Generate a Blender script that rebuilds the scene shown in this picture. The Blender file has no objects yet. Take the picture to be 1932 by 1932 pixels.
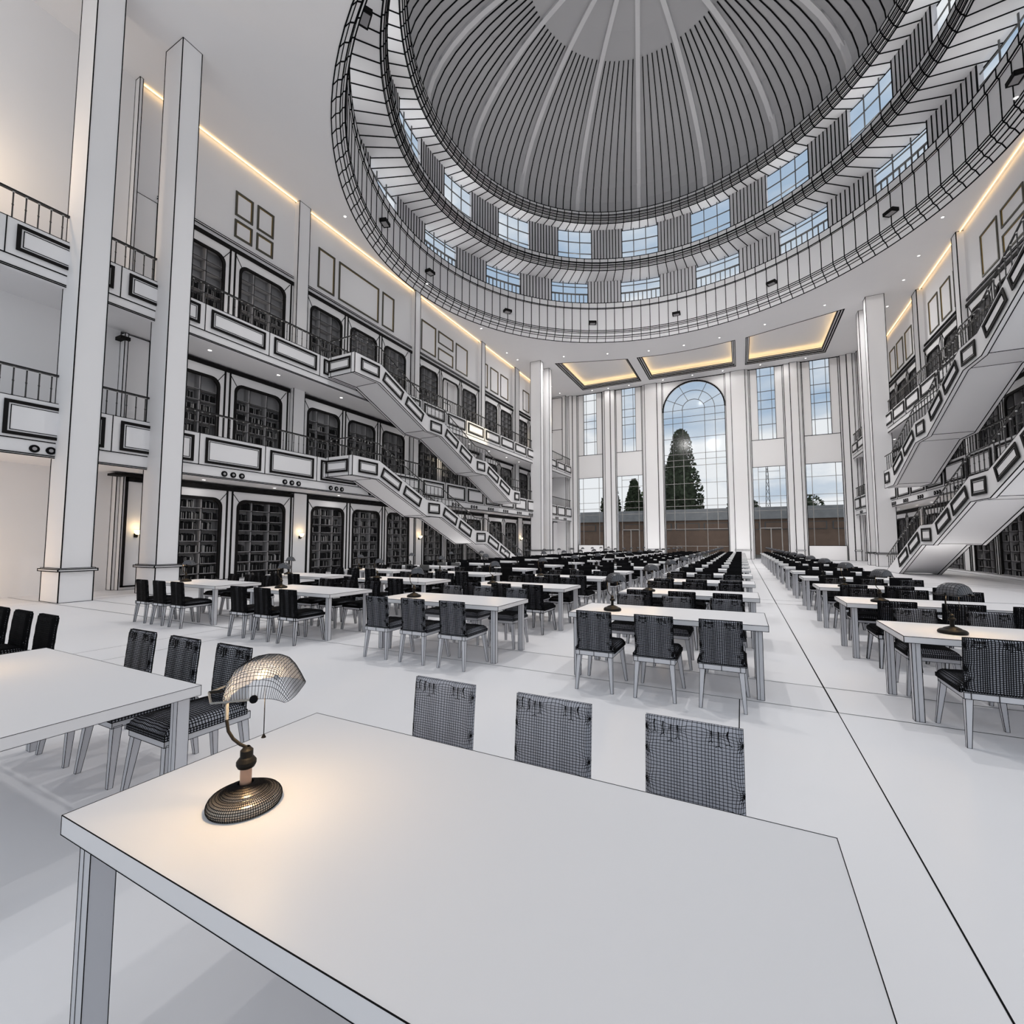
import bpy, bmesh, math, random
from mathutils import Vector, Matrix
random.seed(11)
PI = math.pi
col = bpy.context.scene.collection
CX = -4.216          # the hall's centre line
CEIL = 19.3
FARY = 51.5
CAM = Vector((0, 0, 1.68))

# ------------------------------------------------------------------ materials
def mat(name, c, rough=.6, metal=0, spec=.3, var=0, emit=None, es=0):
    m = bpy.data.materials.new(name); m.use_nodes = True
    nt = m.node_tree; b = nt.nodes['Principled BSDF']
    b.inputs['Base Color'].default_value = (*c, 1)
    b.inputs['Roughness'].default_value = rough
    b.inputs['Metallic'].default_value = metal
    b.inputs['Specular IOR Level'].default_value = spec
    if emit:
        b.inputs['Emission Color'].default_value = (*emit, 1)
        b.inputs['Emission Strength'].default_value = es
    if var:
        tc = nt.nodes.new('ShaderNodeTexCoord'); no = nt.nodes.new('ShaderNodeTexNoise')
        no.inputs['Scale'].default_value = 1.3
        mx = nt.nodes.new('ShaderNodeMixRGB'); mx.inputs[1].default_value = (*[x*(1-var) for x in c], 1)
        mx.inputs[2].default_value = (*[min(1, x*(1+var)) for x in c], 1)
        nt.links.new(tc.outputs['Object'], no.inputs['Vector'])
        nt.links.new(no.outputs['Fac'], mx.inputs[0]); nt.links.new(mx.outputs[0], b.inputs['Base Color'])
    return m
CLAY = mat('pale_clay', (.845, .835, .845), .65, var=.01)
TABM = mat('tabletop_clay', (.76, .75, .765), .45, var=.01)
FLOORM = mat('floor_clay', (.84, .83, .845), .42, spec=.2, var=.01)
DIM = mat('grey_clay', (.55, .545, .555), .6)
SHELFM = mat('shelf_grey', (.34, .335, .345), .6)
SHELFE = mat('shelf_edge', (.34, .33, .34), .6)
INK = mat('black_line', (.006, .006, .007), .7, spec=.05)
DARK = mat('dark_moulding', (.012, .011, .011), .6, spec=.08)
GOLD = mat('bronze_frame', (.085, .08, .062), .45, metal=.2)
GOLDIN = mat('brass_line', (.30, .19, .04), .4, metal=.3)
RAILM = mat('dark_rail', (.045, .043, .043), .45, metal=.2)
BALL = mat('rail_ball', (.45, .44, .43), .4)
FAB = mat('chair_fabric', (.40, .41, .46), .8)
FABFAR = mat('black_weave', (.007, .007, .008), .85, spec=.04)
FABGREY = mat('plain_grey_fabric', (.10, .10, .10), .8)
LEGM = mat('chair_frame_clay', (.60, .60, .63), .5)
BRONZE = mat('lamp_bronze', (.46, .40, .34), .25, metal=.6)
NECK = mat('lamp_neck_copper', (.42, .27, .2), .35, metal=.5)
STEEL = mat('lamp_steel', (.30, .29, .27), .35, metal=.7)
LAMPBLK = mat('lamp_black', (.008, .007, .006), .5, spec=.15)
SHADEFAR = mat('lamp_shade_grey', (.10, .10, .11), .3, spec=.5)
WARM = mat('warm_strip', (1, .8, .45), .5, emit=(1, .66, .28), es=3.2)
GLOW = mat('sconce_glass', (1, .9, .7), .5, emit=(1, .78, .42), es=3)
SPOT = mat('downlight_lens', (1, 1, 1), .5, emit=(1, .95, .88), es=9)
BOOKD = mat('book_black', (.010, .010, .011), .6, spec=.1)
BOOKG = mat('book_grey', (.46, .45, .45), .6)
STONE = mat('parapet_stone', (.30, .30, .30), .8, var=.25)
BRICK = mat('brown_wall', (.20, .135, .10), .8, var=.2)
TREEM = mat('conifer_green', (.055, .072, .04), .9, var=.5)
TREEL = mat('leafy_green', (.10, .16, .05), .9, var=.5)
GRASS = mat('ground_outside', (.12, .11, .09), .9)
PIERM = mat('dome_louvre', (.66, .65, .67), .6)
MULL = mat('mullion_grey', (.12, .12, .12), .5)
MULLP = mat('mullion_pale', (.30, .29, .28), .5)

def glass(name, gl, alpha_tint=(.97, .98, 1)):
    m = bpy.data.materials.new(name); m.use_nodes = True; nt = m.node_tree; nt.nodes.clear()
    o = nt.nodes.new('ShaderNodeOutputMaterial'); t = nt.nodes.new('ShaderNodeBsdfTransparent')
    g = nt.nodes.new('ShaderNodeBsdfGlossy'); mx = nt.nodes.new('ShaderNodeMixShader')
    t.inputs[0].default_value = (*alpha_tint, 1); g.inputs['Roughness'].default_value = .12
    mx.inputs[0].default_value = gl
    nt.links.new(t.outputs[0], mx.inputs[1]); nt.links.new(g.outputs[0], mx.inputs[2]); nt.links.new(mx.outputs[0], o.inputs[0])
    return m
GLASS = glass('window_glass', .006)
def shade_glass():
    m = bpy.data.materials.new('lamp_shade_glass'); m.use_nodes = True; nt = m.node_tree
    b = nt.nodes['Principled BSDF']; b.inputs['Base Color'].default_value = (.8, .8, .83, 1)
    b.inputs['Roughness'].default_value = .12; b.inputs['Specular IOR Level'].default_value = .6
    o = nt.nodes['Material Output']; t = nt.nodes.new('ShaderNodeBsdfTransparent'); mx = nt.nodes.new('ShaderNodeMixShader')
    mx.inputs[0].default_value = .5
    nt.links.new(t.outputs[0], mx.inputs[1]); nt.links.new(b.outputs[0], mx.inputs[2]); nt.links.new(mx.outputs[0], o.inputs[0])
    return m
SHADEG = shade_glass()

# ------------------------------------------------------------------ mesh builder
class MB:
    def __init__(s, side=0):
        s.v = []; s.f = []; s.m = []; s.mats = []; s.side = side
    def P(s, p):                       # (d, y, z) from the centre line when side is set
        return (CX + s.side*p[0], p[1], p[2]) if s.side else tuple(p)
    def mi(s, m):
        if m not in s.mats: s.mats.append(m)
        return s.mats.index(m)
    def poly(s, pts, m):
        i = len(s.v); s.v += [s.P(p) for p in pts]; s.f.append(tuple(range(i, i+len(pts)))); s.m.append(s.mi(m))
    def box(s, x0, x1, y0, y1, z0, z1, m=None, w=0, faces='xXyYzZ'):
        m = m or CLAY
        i = len(s.v)
        s.v += [s.P(p) for p in ((x0,y0,z0),(x1,y0,z0),(x1,y1,z0),(x0,y1,z0),(x0,y0,z1),(x1,y0,z1),(x1,y1,z1),(x0,y1,z1))]
        F = {'z':(0,3,2,1),'Z':(4,5,6,7),'y':(0,1,5,4),'Y':(3,7,6,2),'x':(0,4,7,3),'X':(1,2,6,5)}
        k = s.mi(m)
        for c in faces: s.f.append(tuple(i+j for j in F[c])); s.m.append(k)
        if w:
            X=(x0,x1);Y=(y0,y1);Z=(z0,z1)
            for a in (0,1):
                for b in (0,1):
                    s.line((x0,Y[a],Z[b]),(x1,Y[a],Z[b]),w); s.line((X[a],y0,Z[b]),(X[a],y1,Z[b]),w); s.line((X[a],Y[b],z0),(X[a],Y[b],z1),w)
    def hexa(s, a, b, m, w=0):         # two quads joined
        i = len(s.v); s.v += [s.P(p) for p in list(a)+list(b)]; n = len(a); k = s.mi(m)
        s.f.append(tuple(i+j for j in range(n))[::-1]); s.m.append(k)
        s.f.append(tuple(i+n+j for j in range(n))); s.m.append(k)
        for j in range(n):
            q = (j+1) % n; s.f.append((i+j, i+q, i+n+q, i+n+j)); s.m.append(k)
        if w:
            for j in range(n):
                q = (j+1) % n
                s.line(a[j], a[q], w); s.line(b[j], b[q], w); s.line(a[j], b[j], w)
    def line(s, a, b, w, m=None):      # thin square bar
        a = Vector(s.P(a)); b = Vector(s.P(b)); d = b-a
        if d.length < 1e-6: return
        d.normalize(); u = d.cross(Vector((0,0,1)) if abs(d.z) < .9 else Vector((1,0,0))).normalized(); v = d.cross(u)
        h = w/2; i = len(s.v)
        for c in (a-d*h*.9, b+d*h*.9):
            for p, q in ((-1,-1),(1,-1),(1,1),(-1,1)): s.v.append(tuple(c+u*h*p+v*h*q))
        k = s.mi(m or INK)
        for j in range(4):
            q = (j+1) % 4; s.f.append((i+j, i+q, i+4+q, i+4+j)); s.m.append(k)
    def rod(s, pts, r, m, n=8, caps=True):
        pts = [Vector(s.P(p)) for p in pts]; k = s.mi(m); rings = []
        for j, p in enumerate(pts):
            d = (pts[min(j+1, len(pts)-1)]-pts[max(j-1, 0)]).normalized()
            u = d.cross(Vector((0,0,1)) if abs(d.z) < .9 else Vector((1,0,0))).normalized(); v = d.cross(u)
            rr = r[j] if isinstance(r, (list, tuple)) else r
            rings.append(len(s.v)); s.v += [tuple(p+(u*math.cos(2*PI*t/n)+v*math.sin(2*PI*t/n))*rr) for t in range(n)]
        for a, b in zip(rings, rings[1:]):
            for t in range(n):
                q = (t+1) % n; s.f.append((a+t, a+q, b+q, b+t)); s.m.append(k)
        if caps:
            s.f.append(tuple(rings[0]+t for t in range(n))[::-1]); s.m.append(k)
            s.f.append(tuple(rings[-1]+t for t in range(n))); s.m.append(k)
    def lathe(s, prof, c, m, n=24, sx=1, sy=1, a0=0, a1=2*PI, wire=0, wn=1):
        k = s.mi(m); full = abs(a1-a0-2*PI) < 1e-6; N = n if full else n+1; st = len(s.v)
        for (r, z) in prof:
            for t in range(N):
                a = a0+(a1-a0)*t/n; s.v.append((c[0]+r*sx*math.cos(a), c[1]+r*sy*math.sin(a), c[2]+z))
        for j in range(len(prof)-1):
            for t in range(n):
                q = (t+1) % N; s.f.append((st+j*N+t, st+j*N+q, st+(j+1)*N+q, st+(j+1)*N+t)); s.m.append(k)
        if wire:
            V = s.v[st:]; sd = s.side; s.side = 0
            for j in range(len(prof)):
                for t in range(n): s.line(V[j*N+t], V[j*N+(t+1) % N], wire)
                if j < len(prof)-1:
                    for t in range(0, N, wn): s.line(V[j*N+t], V[(j+1)*N+t], wire)
            s.side = sd
    def ball(s, c, r, m, n=8):
        c = s.P(c); sd = s.side; s.side = 0
        s.lathe([(max(1e-4, r*math.sin(PI*j/6)), -r*math.cos(PI*j/6)) for j in range(7)], c, m, n); s.side = sd
    def grid(s, fn, nu, nv, m, wire=0, wm=None):
        st = len(s.v); s.v += [tuple(fn(i/nu, j/nv)) for j in range(nv+1) for i in range(nu+1)]; k = s.mi(m)
        for j in range(nv):
            for i in range(nu):
                a = st+j*(nu+1)+i; s.f.append((a, a+1, a+nu+2, a+nu+1)); s.m.append(k)
        if wire:
            V = s.v[st:]
            for j in range(nv+1):
                for i in range(nu+1):
                    if i < nu: s.line(V[j*(nu+1)+i], V[j*(nu+1)+i+1], wire, wm)
                    if j < nv: s.line(V[j*(nu+1)+i], V[(j+1)*(nu+1)+i], wire, wm)
    def build(s, name, parent=None, origin=None, smooth=False, local=False, kind=None, label=None):
        org = Vector(origin) if origin is not None else (world_loc(parent) if (parent is not None and not local) else Vector((0,0,0)))
        me = bpy.data.meshes.new(name)
        me.from_pydata([tuple(Vector(p)-org) for p in s.v], [], s.f)
        for m in s.mats: me.materials.append(m)
        me.polygons.foreach_set('material_index', s.m)
        if smooth: me.polygons.foreach_set('use_smooth', [True]*len(s.f))
        me.update()
        o = bpy.data.objects.new(name, me); col.objects.link(o)
        if parent is not None: o.parent = parent
        elif origin is not None: o.location = org
        if kind: o['kind'] = kind
        if label: o['label'] = label
        return o
def world_loc(o):
    p = Vector((0,0,0))
    while o is not None: p += Vector(o.location); o = o.parent
    return p
def thing(name, label, cat, loc=(0,0,0), rz=0, group=None):
    o = bpy.data.objects.new(name, None); col.objects.link(o); o.location = loc; o.rotation_euler = (0,0,rz)
    o.empty_display_size = .1; o['label'] = label; o['category'] = cat
    if group: o['group'] = group
    return o
def tag(o, label, cat, group=None):
    o['label'] = label; o['category'] = cat
    if group: o['group'] = group
    return o
def dup(root, loc, rz=None, label=None, group=None, scale=None):
    r = root.copy(); col.objects.link(r); r.location = loc
    if rz is not None: r.rotation_euler = (0,0,rz)
    if scale: r.scale = scale
    if label: r['label'] = label
    if group: r['group'] = group
    for ch in list(root.children):
        c = ch.copy(); col.objects.link(c); c.parent = r
        for g in list(ch.children):
            d = g.copy(); col.objects.link(d); d.parent = c
    return r
def W(px, x, y, z=2): return .85*px*(Vector((x, y, z))-CAM).length/857
SN = {-1: 'left', 1: 'right'}
ORD = ['first','second','third','fourth','fifth','sixth','seventh','eighth','ninth','tenth','eleventh','twelfth','thirteenth','fourteenth','fifteenth','sixteenth','seventeenth','eighteenth','nineteenth','twentieth',
       'twenty-first','twenty-second','twenty-third','twenty-fourth','twenty-fifth','twenty-sixth','twenty-seventh','twenty-eighth','twenty-ninth','thirtieth']

# ------------------------------------------------------------------ floor
def floor():
    b = MB()
    b.box(-24, 15.5, -6, 56, -.3, 0, FLOORM, faces='Z')
    for y in (5.57, 6.45, 14.5, 15.4, 23.5, 24.4, 32.6, 33.5, 41.6, 42.5):
        for x0, x1 in ((-20, -9), (-9, 0.8), (.8, 11.6)):
            w = max(.008, W(1.3, (x0+x1)/2, y, 0)*1.15)
            b.box(x0, x1, y-w/2, y+w/2, 0, .0012, INK, faces='Z')
    for x in (-.07, .8, -8.18, -9.06, -17.2, -18.1, 9.8):
        if x == -.07: segs = [(-3, 5.57)]
        else: segs = [(-3, 5.57), (5.57, 14.5), (14.5, 23.5), (23.5, 32.6), (32.6, 51.4)]
        for y0, y1 in segs:
            w = .009 if y1 < 6 else .016 if y1 < 15 else .022
            if x == .8: w *= .95
            b.box(x-w/2, x+w/2, y0, y1, 0, .0012, INK, faces='Z')
    b.build('floor', kind='structure')
floor()

# ------------------------------------------------------------------ ceiling with the round opening and three coffers
DC = (-4.216, 24.1)
COFF = [[(-15.9,41.0),(-9.28,43.1),(-9.28,49.8),(-15.9,49.8)],
        [(-8.4,43.2),(-6.2,43.55),(-4.2,43.65),(-2.2,43.55),(.0,43.2),(.0,49.8),(-8.4,49.8)],
        [(.86,43.1),(7.47,41.0),(7.47,49.8),(.86,49.8)]]
def ceiling():
    bm = bmesh.new(); es = []
    def loop(pts):
        vs = [bm.verts.new((x, y, CEIL)) for x, y in pts]
        for i in range(len(vs)): es.append(bm.edges.new((vs[i], vs[(i+1) % len(vs)])))
    loop([(-20.3,-4),(11.9,-4),(11.9,51.6),(-20.3,51.6)])
    loop([(DC[0]+15.66*math.cos(2*PI*t/128), DC[1]+15.66*math.sin(2*PI*t/128)) for t in range(128)])
    for c in COFF: loop(c)
    bmesh.ops.triangle_fill(bm, use_beauty=True, use_dissolve=False, edges=es)
    # drop any triangle filled inside a hole
    def inside(p, poly):
        c = False; n = len(poly)
        for i in range(n):
            a, b2 = poly[i], poly[(i+1) % n]
            if (a[1] > p[1]) != (b2[1] > p[1]) and p[0] < (b2[0]-a[0])*(p[1]-a[1])/(b2[1]-a[1])+a[0]: c = not c
        return c
    kill = []
    for f in bm.faces:
        p = f.calc_center_median()
        if math.hypot(p.x-DC[0], p.y-DC[1]) < 15.6 or any(inside((p.x, p.y), c) for c in COFF): kill.append(f)
    bmesh.ops.delete(bm, geom=kill, context='FACES_ONLY')
    me = bpy.data.meshes.new('ceiling'); bm.to_mesh(me); bm.free(); me.materials.append(CLAY)
    o = bpy.data.objects.new('ceiling', me); col.objects.link(o); o['kind'] = 'structure'
    for k, c in enumerate(COFF):
        b = MB(); cx = sum(p[0] for p in c)/len(c); cy = sum(p[1] for p in c)/len(c); n = len(c)
        def off(t):                         # inset polygon by moving the edges
            out = []
            for i in range(n):
                p0, p1, p2 = Vector(c[i-1]), Vector(c[i]), Vector(c[(i+1) % n])
                d1 = (p1-p0).normalized(); d2 = (p2-p1).normalized(); n1 = Vector((-d1.y, d1.x)); n2 = Vector((-d2.y, d2.x))
                bis = (n1+n2).normalized(); out.append(p1+bis*(t/max(.3, bis.dot(n1))))
            return [(p.x, p.y) for p in out]
        if sum(c[i][0]*c[(i+1) % n][1]-c[(i+1) % n][0]*c[i][1] for i in range(n)) < 0: c = c[::-1]
        steps = [(0, CEIL), (0, CEIL+.12), (.13, CEIL+.12), (.13, CEIL+.24), (.28, CEIL+.24), (.28, CEIL+.38)]
        prev = None
        for t, z in steps:
            ring = [(x, y, z) for x, y in off(t)]
            if prev:
                for i in range(n): b.poly([prev[i], prev[(i+1) % n], ring[(i+1) % n], ring[i]], CLAY)
            for i in range(n): b.line(ring[i], ring[(i+1) % n], .05)
            prev = ring
        r0 = [(x, y, CEIL+.38) for x, y in off(.28)]; r1 = [(x, y, CEIL+.38) for x, y in off(-.35)]; r2 = [(x, y, CEIL+.85) for x, y in off(-.35)]
        top = [(x, y, CEIL+.85) for x, y in off(-.35)]
        for i in range(n):
            q = (i+1) % n
            b.poly([r0[i], r0[q], r1[q], r1[i]], CLAY); b.poly([r1[i], r1[q], r2[q], r2[i]], CLAY)
        b.poly(top, CLAY)
        oc = b.build('ceiling_coffer', kind='structure')
        b = MB(); e0 = [(x, y, CEIL+.43) for x, y in off(.02)]; e1 = [(x, y, CEIL+.43) for x, y in off(-.12)]
        for i in range(n): b.poly([e0[i], e0[(i+1) % n], e1[(i+1) % n], e1[i]], WARMB)
        b.build('cove_light_strip', parent=oc)
WARMB = mat('cove_strip', (1, .8, .45), .5, emit=(1, .74, .38), es=3.8)
ceiling()

# ------------------------------------------------------------------ dome
def dome():
    N = 128; c = (DC[0], DC[1], 0)
    def wl(b, prof, w, every=1):            # a turned band with its panel joints drawn
        b.lathe(prof, c, CLAY, N)
        for r, z in prof:
            for t in range(N):
                a0 = 2*PI*t/N; a1 = 2*PI*(t+1)/N
                b.line((c[0]+r*math.cos(a0), c[1]+r*math.sin(a0), z), (c[0]+r*math.cos(a1), c[1]+r*math.sin(a1), z), w)
        for (r0, z0), (r1, z1) in zip(prof, prof[1:]):
            for t in range(0, N, every):
                a = 2*PI*(t+.5)/N if False else 2*PI*t/N
                b.line((c[0]+r0*math.cos(a), c[1]+r0*math.sin(a), z0), (c[0]+r1*math.cos(a), c[1]+r1*math.sin(a), z1), w)
    b = MB()
    wl(b, [(15.66,19.3),(15.5,19.58),(15.33,19.68),(15.25,19.92),(15.14,20.0),(15.12,20.12)], .045)
    wl(b, [(15.12,20.12),(15.12,22.05),(15.02,22.08),(15.02,22.55)], .05)
    wl(b, [(15.02,22.55),(15.95,22.6)], .03)
    b.build('ceiling_dome_drum', kind='structure')
    b = MB()
    wl(b, [(16.4,25.1),(13.75,24.72)], .055)
    wl(b, [(13.75,24.72),(13.72,24.85),(13.6,24.9),(13.6,25.02),(13.52,25.06),(13.52,25.2),(13.45,25.22),(13.45,25.55),(14.3,25.6)], .05)
    b.build('ceiling_dome_beam', kind='structure')
    b = MB()
    wl(b, [(14.5,28.65),(12.95,28.3)], .055)
    wl(b, [(12.95,28.3),(12.93,28.42),(12.8,28.46),(12.8,28.58),(12.7,28.62),(12.7,28.78),(12.6,28.8),(12.6,29.05)], .05)
    b.build('ceiling_dome_beam', kind='structure')
    b = MB()                                 # ribbed shell above
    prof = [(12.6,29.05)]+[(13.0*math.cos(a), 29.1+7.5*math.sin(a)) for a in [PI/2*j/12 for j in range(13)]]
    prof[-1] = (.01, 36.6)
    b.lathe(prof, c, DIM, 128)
    for t in range(128):
        a = 2*PI*t/128
        for (r0, z0), (r1, z1) in zip(prof[1:9], prof[2:10]):
            b.line((c[0]+r0*math.cos(a), c[1]+r0*math.sin(a), z0-.02), (c[0]+r1*math.cos(a), c[1]+r1*math.sin(a), z1-.02), .06)
    for t in range(16):
        a = 2*PI*(t+.5)/16
        for (r0, z0), (r1, z1) in zip(prof[1:], prof[2:]):
            b.line((c[0]+r0*math.cos(a), c[1]+r0*math.sin(a), z0-.05), (c[0]+r1*math.cos(a), c[1]+r1*math.sin(a), z1-.05), .3, CLAY)
    b.build('ceiling_dome_shell', kind='structure')
    for tier, (R, z0, z1) in enumerate(((15.9, 22.6, 25.15), (14.1, 25.6, 28.62))):
        for k in range(16):
            ac = math.radians(90+22.5*k); b = MB(); hw = math.radians(5.25)
            n = 10
            for j in range(n):               # corrugated pier
                a0 = ac-hw+2*hw*j/n; a1 = a0+2*hw/n
                P = [(c[0]+R*math.cos(a)+0, c[1]+R*math.sin(a)) for a in (a0, a1)]
                b.poly([(P[0][0],P[0][1],z0),(P[1][0],P[1][1],z0),(P[1][0],P[1][1],z1),(P[0][0],P[0][1],z1)], PIERM)
                b.line((P[0][0],P[0][1],z0),(P[0][0],P[0][1],z1), .06)
            P = [(c[0]+r*math.cos(a), c[1]+r*math.sin(a)) for r, a in ((R,ac-hw),(R+.3,ac-hw),(R+.3,ac+hw),(R,ac+hw))]
            for i in range(3): b.poly([(*P[i],z0),(*P[i+1],z0),(*P[i+1],z1),(*P[i],z1)], PIERM)
            b.line((*P[3],z0),(*P[3],z1), .06)
            b.build('wall_dome_pier', kind='structure')
            b = MB(); aw = ac+math.radians(11.25); hw2 = math.radians(6.0); Rw = R+.15; n = 3
            def pt(a, z): return (c[0]+Rw*math.cos(a), c[1]+Rw*math.sin(a), z)
            for j in range(n):
                a0 = aw-hw2+2*hw2*j/n; a1 = a0+2*hw2/n
                b.poly([pt(a0,z0),pt(a1,z0),pt(a1,z1),pt(a0,z1)], GLASS)
                if j: b.line(pt(a0,z0), pt(a0,z1), .06, MULL)
            for zz in ([z0+1.95] if tier == 0 else [z0+.9, z0+1.9]):
                for j in range(n):
                    a0 = aw-hw2+2*hw2*j/n; b.line(pt(a0,zz), pt(a0+2*hw2/n,zz), .06, MULL)
            if tier == 0:                    # low bars at the foot of the window
                for j in range(n*3+1):
                    a0 = aw-hw2+2*hw2*j/(n*3); b.line(pt(a0,z0), pt(a0,z0+1.3), .07, MULL)
                for j in range(n):
                    a0 = aw-hw2+2*hw2*j/n; b.line(pt(a0,z0+1.3), pt(a0+2*hw2/n,z0+1.3), .1, MULL)
            b.build('window_%d' % (20+tier*16+k), kind='structure')
    for i, a in enumerate((-162.9, 176.6, 146.8, 117.1, 90.3, 63.0, 33, 3, -27, -57, -90, -120)):
        a = math.radians(a); t = thing('drum_floodlight', 'small black floodlight box on the dome drum, %s' %
            ['topmost at upper left', 'above the left gallery bays', 'two left of the farthest one', 'just left of the farthest one', 'farthest one, above the coffers', 'just right of the farthest one',
             'two right of the farthest one', 'above the right gallery', 'right side, nearing the camera', 'near side, right', 'nearest the camera overhead', 'near side, left'][i],
            'floodlight', (c[0]+15.1*math.cos(a), c[1]+15.1*math.sin(a), 20.75), a, 'floodlights round the dome drum')
        b = MB(); b.box(-.42,-.02,-.3,.3,-.12,.06, DARK, .02); b.build('housing', t, local=True)
        b = MB(); b.box(-.38,-.08,-.22,.22,-.135,-.121, SHELFE); b.build('lens', t, local=True)
dome()

# ------------------------------------------------------------------ side walls, pilasters, columns
BAYS = [[(9.2,11.58),(12.2,14.57)], [(16.02,18.2),(18.78,20.98),(21.59,23.72)], [(25.24,27.4),(27.96,30.23),(30.74,32.96)], [(34.4,36.71),(37.38,39.69)], [(41.25,43.42),(44.0,46.2),(46.8,49.0)]]
BEND = [(8.9,14.97),(15.72,24.33),(24.97,33.4),(34.1,40.0),(41.0,49.4)]
PIL = [(15.02,15.68),(24.38,24.94),(33.45,34.06),(40.05,40.95)]
LEV = [  # d of the case face, opening z0, z1, band top
    (15.35, .15, 3.55, 4.05), (15.85, 4.9, 8.80, 9.36), (15.85, 9.95, 14.36, 14.94)]
def walls():
    for s in (-1, 1):
        ys = -4 if s < 0 else 18
        b = MB(s)
        D = 16.35
        b.poly([(D,ys,0),(D,FARY,0),(D,FARY,CEIL),(D,ys,CEIL)], CLAY)
        b.poly([(15.95,8.0,14.94),(15.95,FARY,14.94),(15.95,FARY,CEIL),(15.95,8.0,CEIL)], CLAY)
        if s < 0:
            b.poly([(15.9,ys,0),(15.9,8.0,0),(15.9,8.0,CEIL),(15.9,ys,CEIL)], CLAY)
            for z0, z1 in ((0,4.1),(4.7,9.3),(9.8,CEIL)):
                b.box(15.6,15.92,8.02,8.12,z0,z1,CLAY,W(1,-20,8))
        b.box(15.2,15.95,8.9 if s<0 else ys,49.4,0,.14,CLAY,W(1.2,CX+s*15,30)*.6)
        b.build('wall_'+SN[s], kind='structure')
        for (a, z) in PIL:
            if s > 0 and z < 20: continue
            b = MB(s); w = W(1.1, CX+s*15, a, 8)
            b.box(15.62,16.0,a,z,4.7,CEIL,CLAY,w); b.box(15.3,16.0,a-.05,z+.05,0,4.1,CLAY,w)
            b.build('trim_'+SN[s], kind='structure')
        # blank strip between the case bays and framed end pier
        for lv, (d, z0, z1, zt) in enumerate(LEV):
            for (a, z) in ((8.12, 8.9), (49.4, 51.5)):
                if s > 0 and z < 20: continue
                b = MB(s); b.box(d,16.3,a,z,z0-.15,zt,CLAY,W(1,CX+s*15,a)); b.build('trim_'+SN[s], kind='structure')
        # double line cornice above the top cases
        b = MB(s)
        for (a, z) in BEND:
            if s > 0 and z < 20: continue
            b.box(15.86,15.95,a,z,15.16,15.24,CLAY); w = W(1.2, CX+s*15, (a+z)/2, 15)
            b.line((15.86,a,15.16),(15.86,z,15.16),w); b.line((15.86,a,15.24),(15.86,z,15.24),w)
        b.build('trim_'+SN[s], kind='structure')
        # cove light strips under the ceiling
        edges = [8.2]+[e for p in PIL for e in p]+[49.4]
        for i in range(0, len(edges), 2):
            a, z = edges[i]+.03, edges[i+1]-.03
            if s > 0 and z < 20: continue
            b = MB(s); b.box(15.78,15.8,a,z,CEIL-.07,CEIL-.02,WARM)
            t = tag(b.build('cove_light', origin=(CX+s*15.8,(a+z)/2,CEIL-.03)), 'thin warm light strip under the ceiling in the %s bay of the %s wall' % (ORD[i//2], SN[s]), 'light strip', 'warm cove lights along the side walls')
    # near wall framed panel left of the first cases
    b = MB(-1); w = .06
    for y0,y1,z0,z1 in ((8.17,8.24,.1,4.02),(8.17,8.9,.1,.15),(8.17,8.9,3.86,4.02)):
        b.box(15.28,15.36,y0,y1,z0,z1,DARK)
    b.box(15.1,15.62,7.75,8.9,4.02,4.1,DARK)
    b.box(15.5,15.95,7.85,8.15,9.02,9.14,DARK)
    b.build('trim_left', kind='structure')
walls()

def column(s, y0, y1, label):
    x = CX+s*13.2
    t = thing('column', label, 'column', (x, (y0+y1)/2, 0), 0, 'giant square columns carrying the ceiling')
    w = W(1.3, x, y0, 3)*(.6 if y0 > 20 else 1)
    def ub(f, name):
        b = MB(s); f(b); b.build(name, t)
    ub(lambda b: b.box(12.65+.03,13.75,y0+.04,y1-.04,.95,CEIL,CLAY,w), 'shaft')
    ub(lambda b: b.box(12.62,13.78,y0-.0,y1+.0,0,.87,CLAY,w), 'plinth')
    ub(lambda b: (b.box(12.55,13.85,y0-.06,y1+.06,.87,.93,CLAY,w), b.box(12.6,13.8,y0-.02,y1+.02,.93,.96,CLAY,w*.6)), 'plinth_cap')
column(-1, 5.65, 6.4, 'giant pale square column nearest the camera on the left')
column(-1, 7.95, 8.66, 'second giant square column from the left, just behind the nearest')
column(-1, 39.6, 40.3, 'front one of the far pair of giant columns on the left')
column(-1, 41.8, 42.55, 'rear one of the far pair of giant columns on the left')
column(1, 39.6, 40.3, 'front one of the pair of giant columns on the right, behind the stair')
column(1, 41.8, 42.55, 'rear one of the pair of giant columns on the right, behind the stair')

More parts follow.
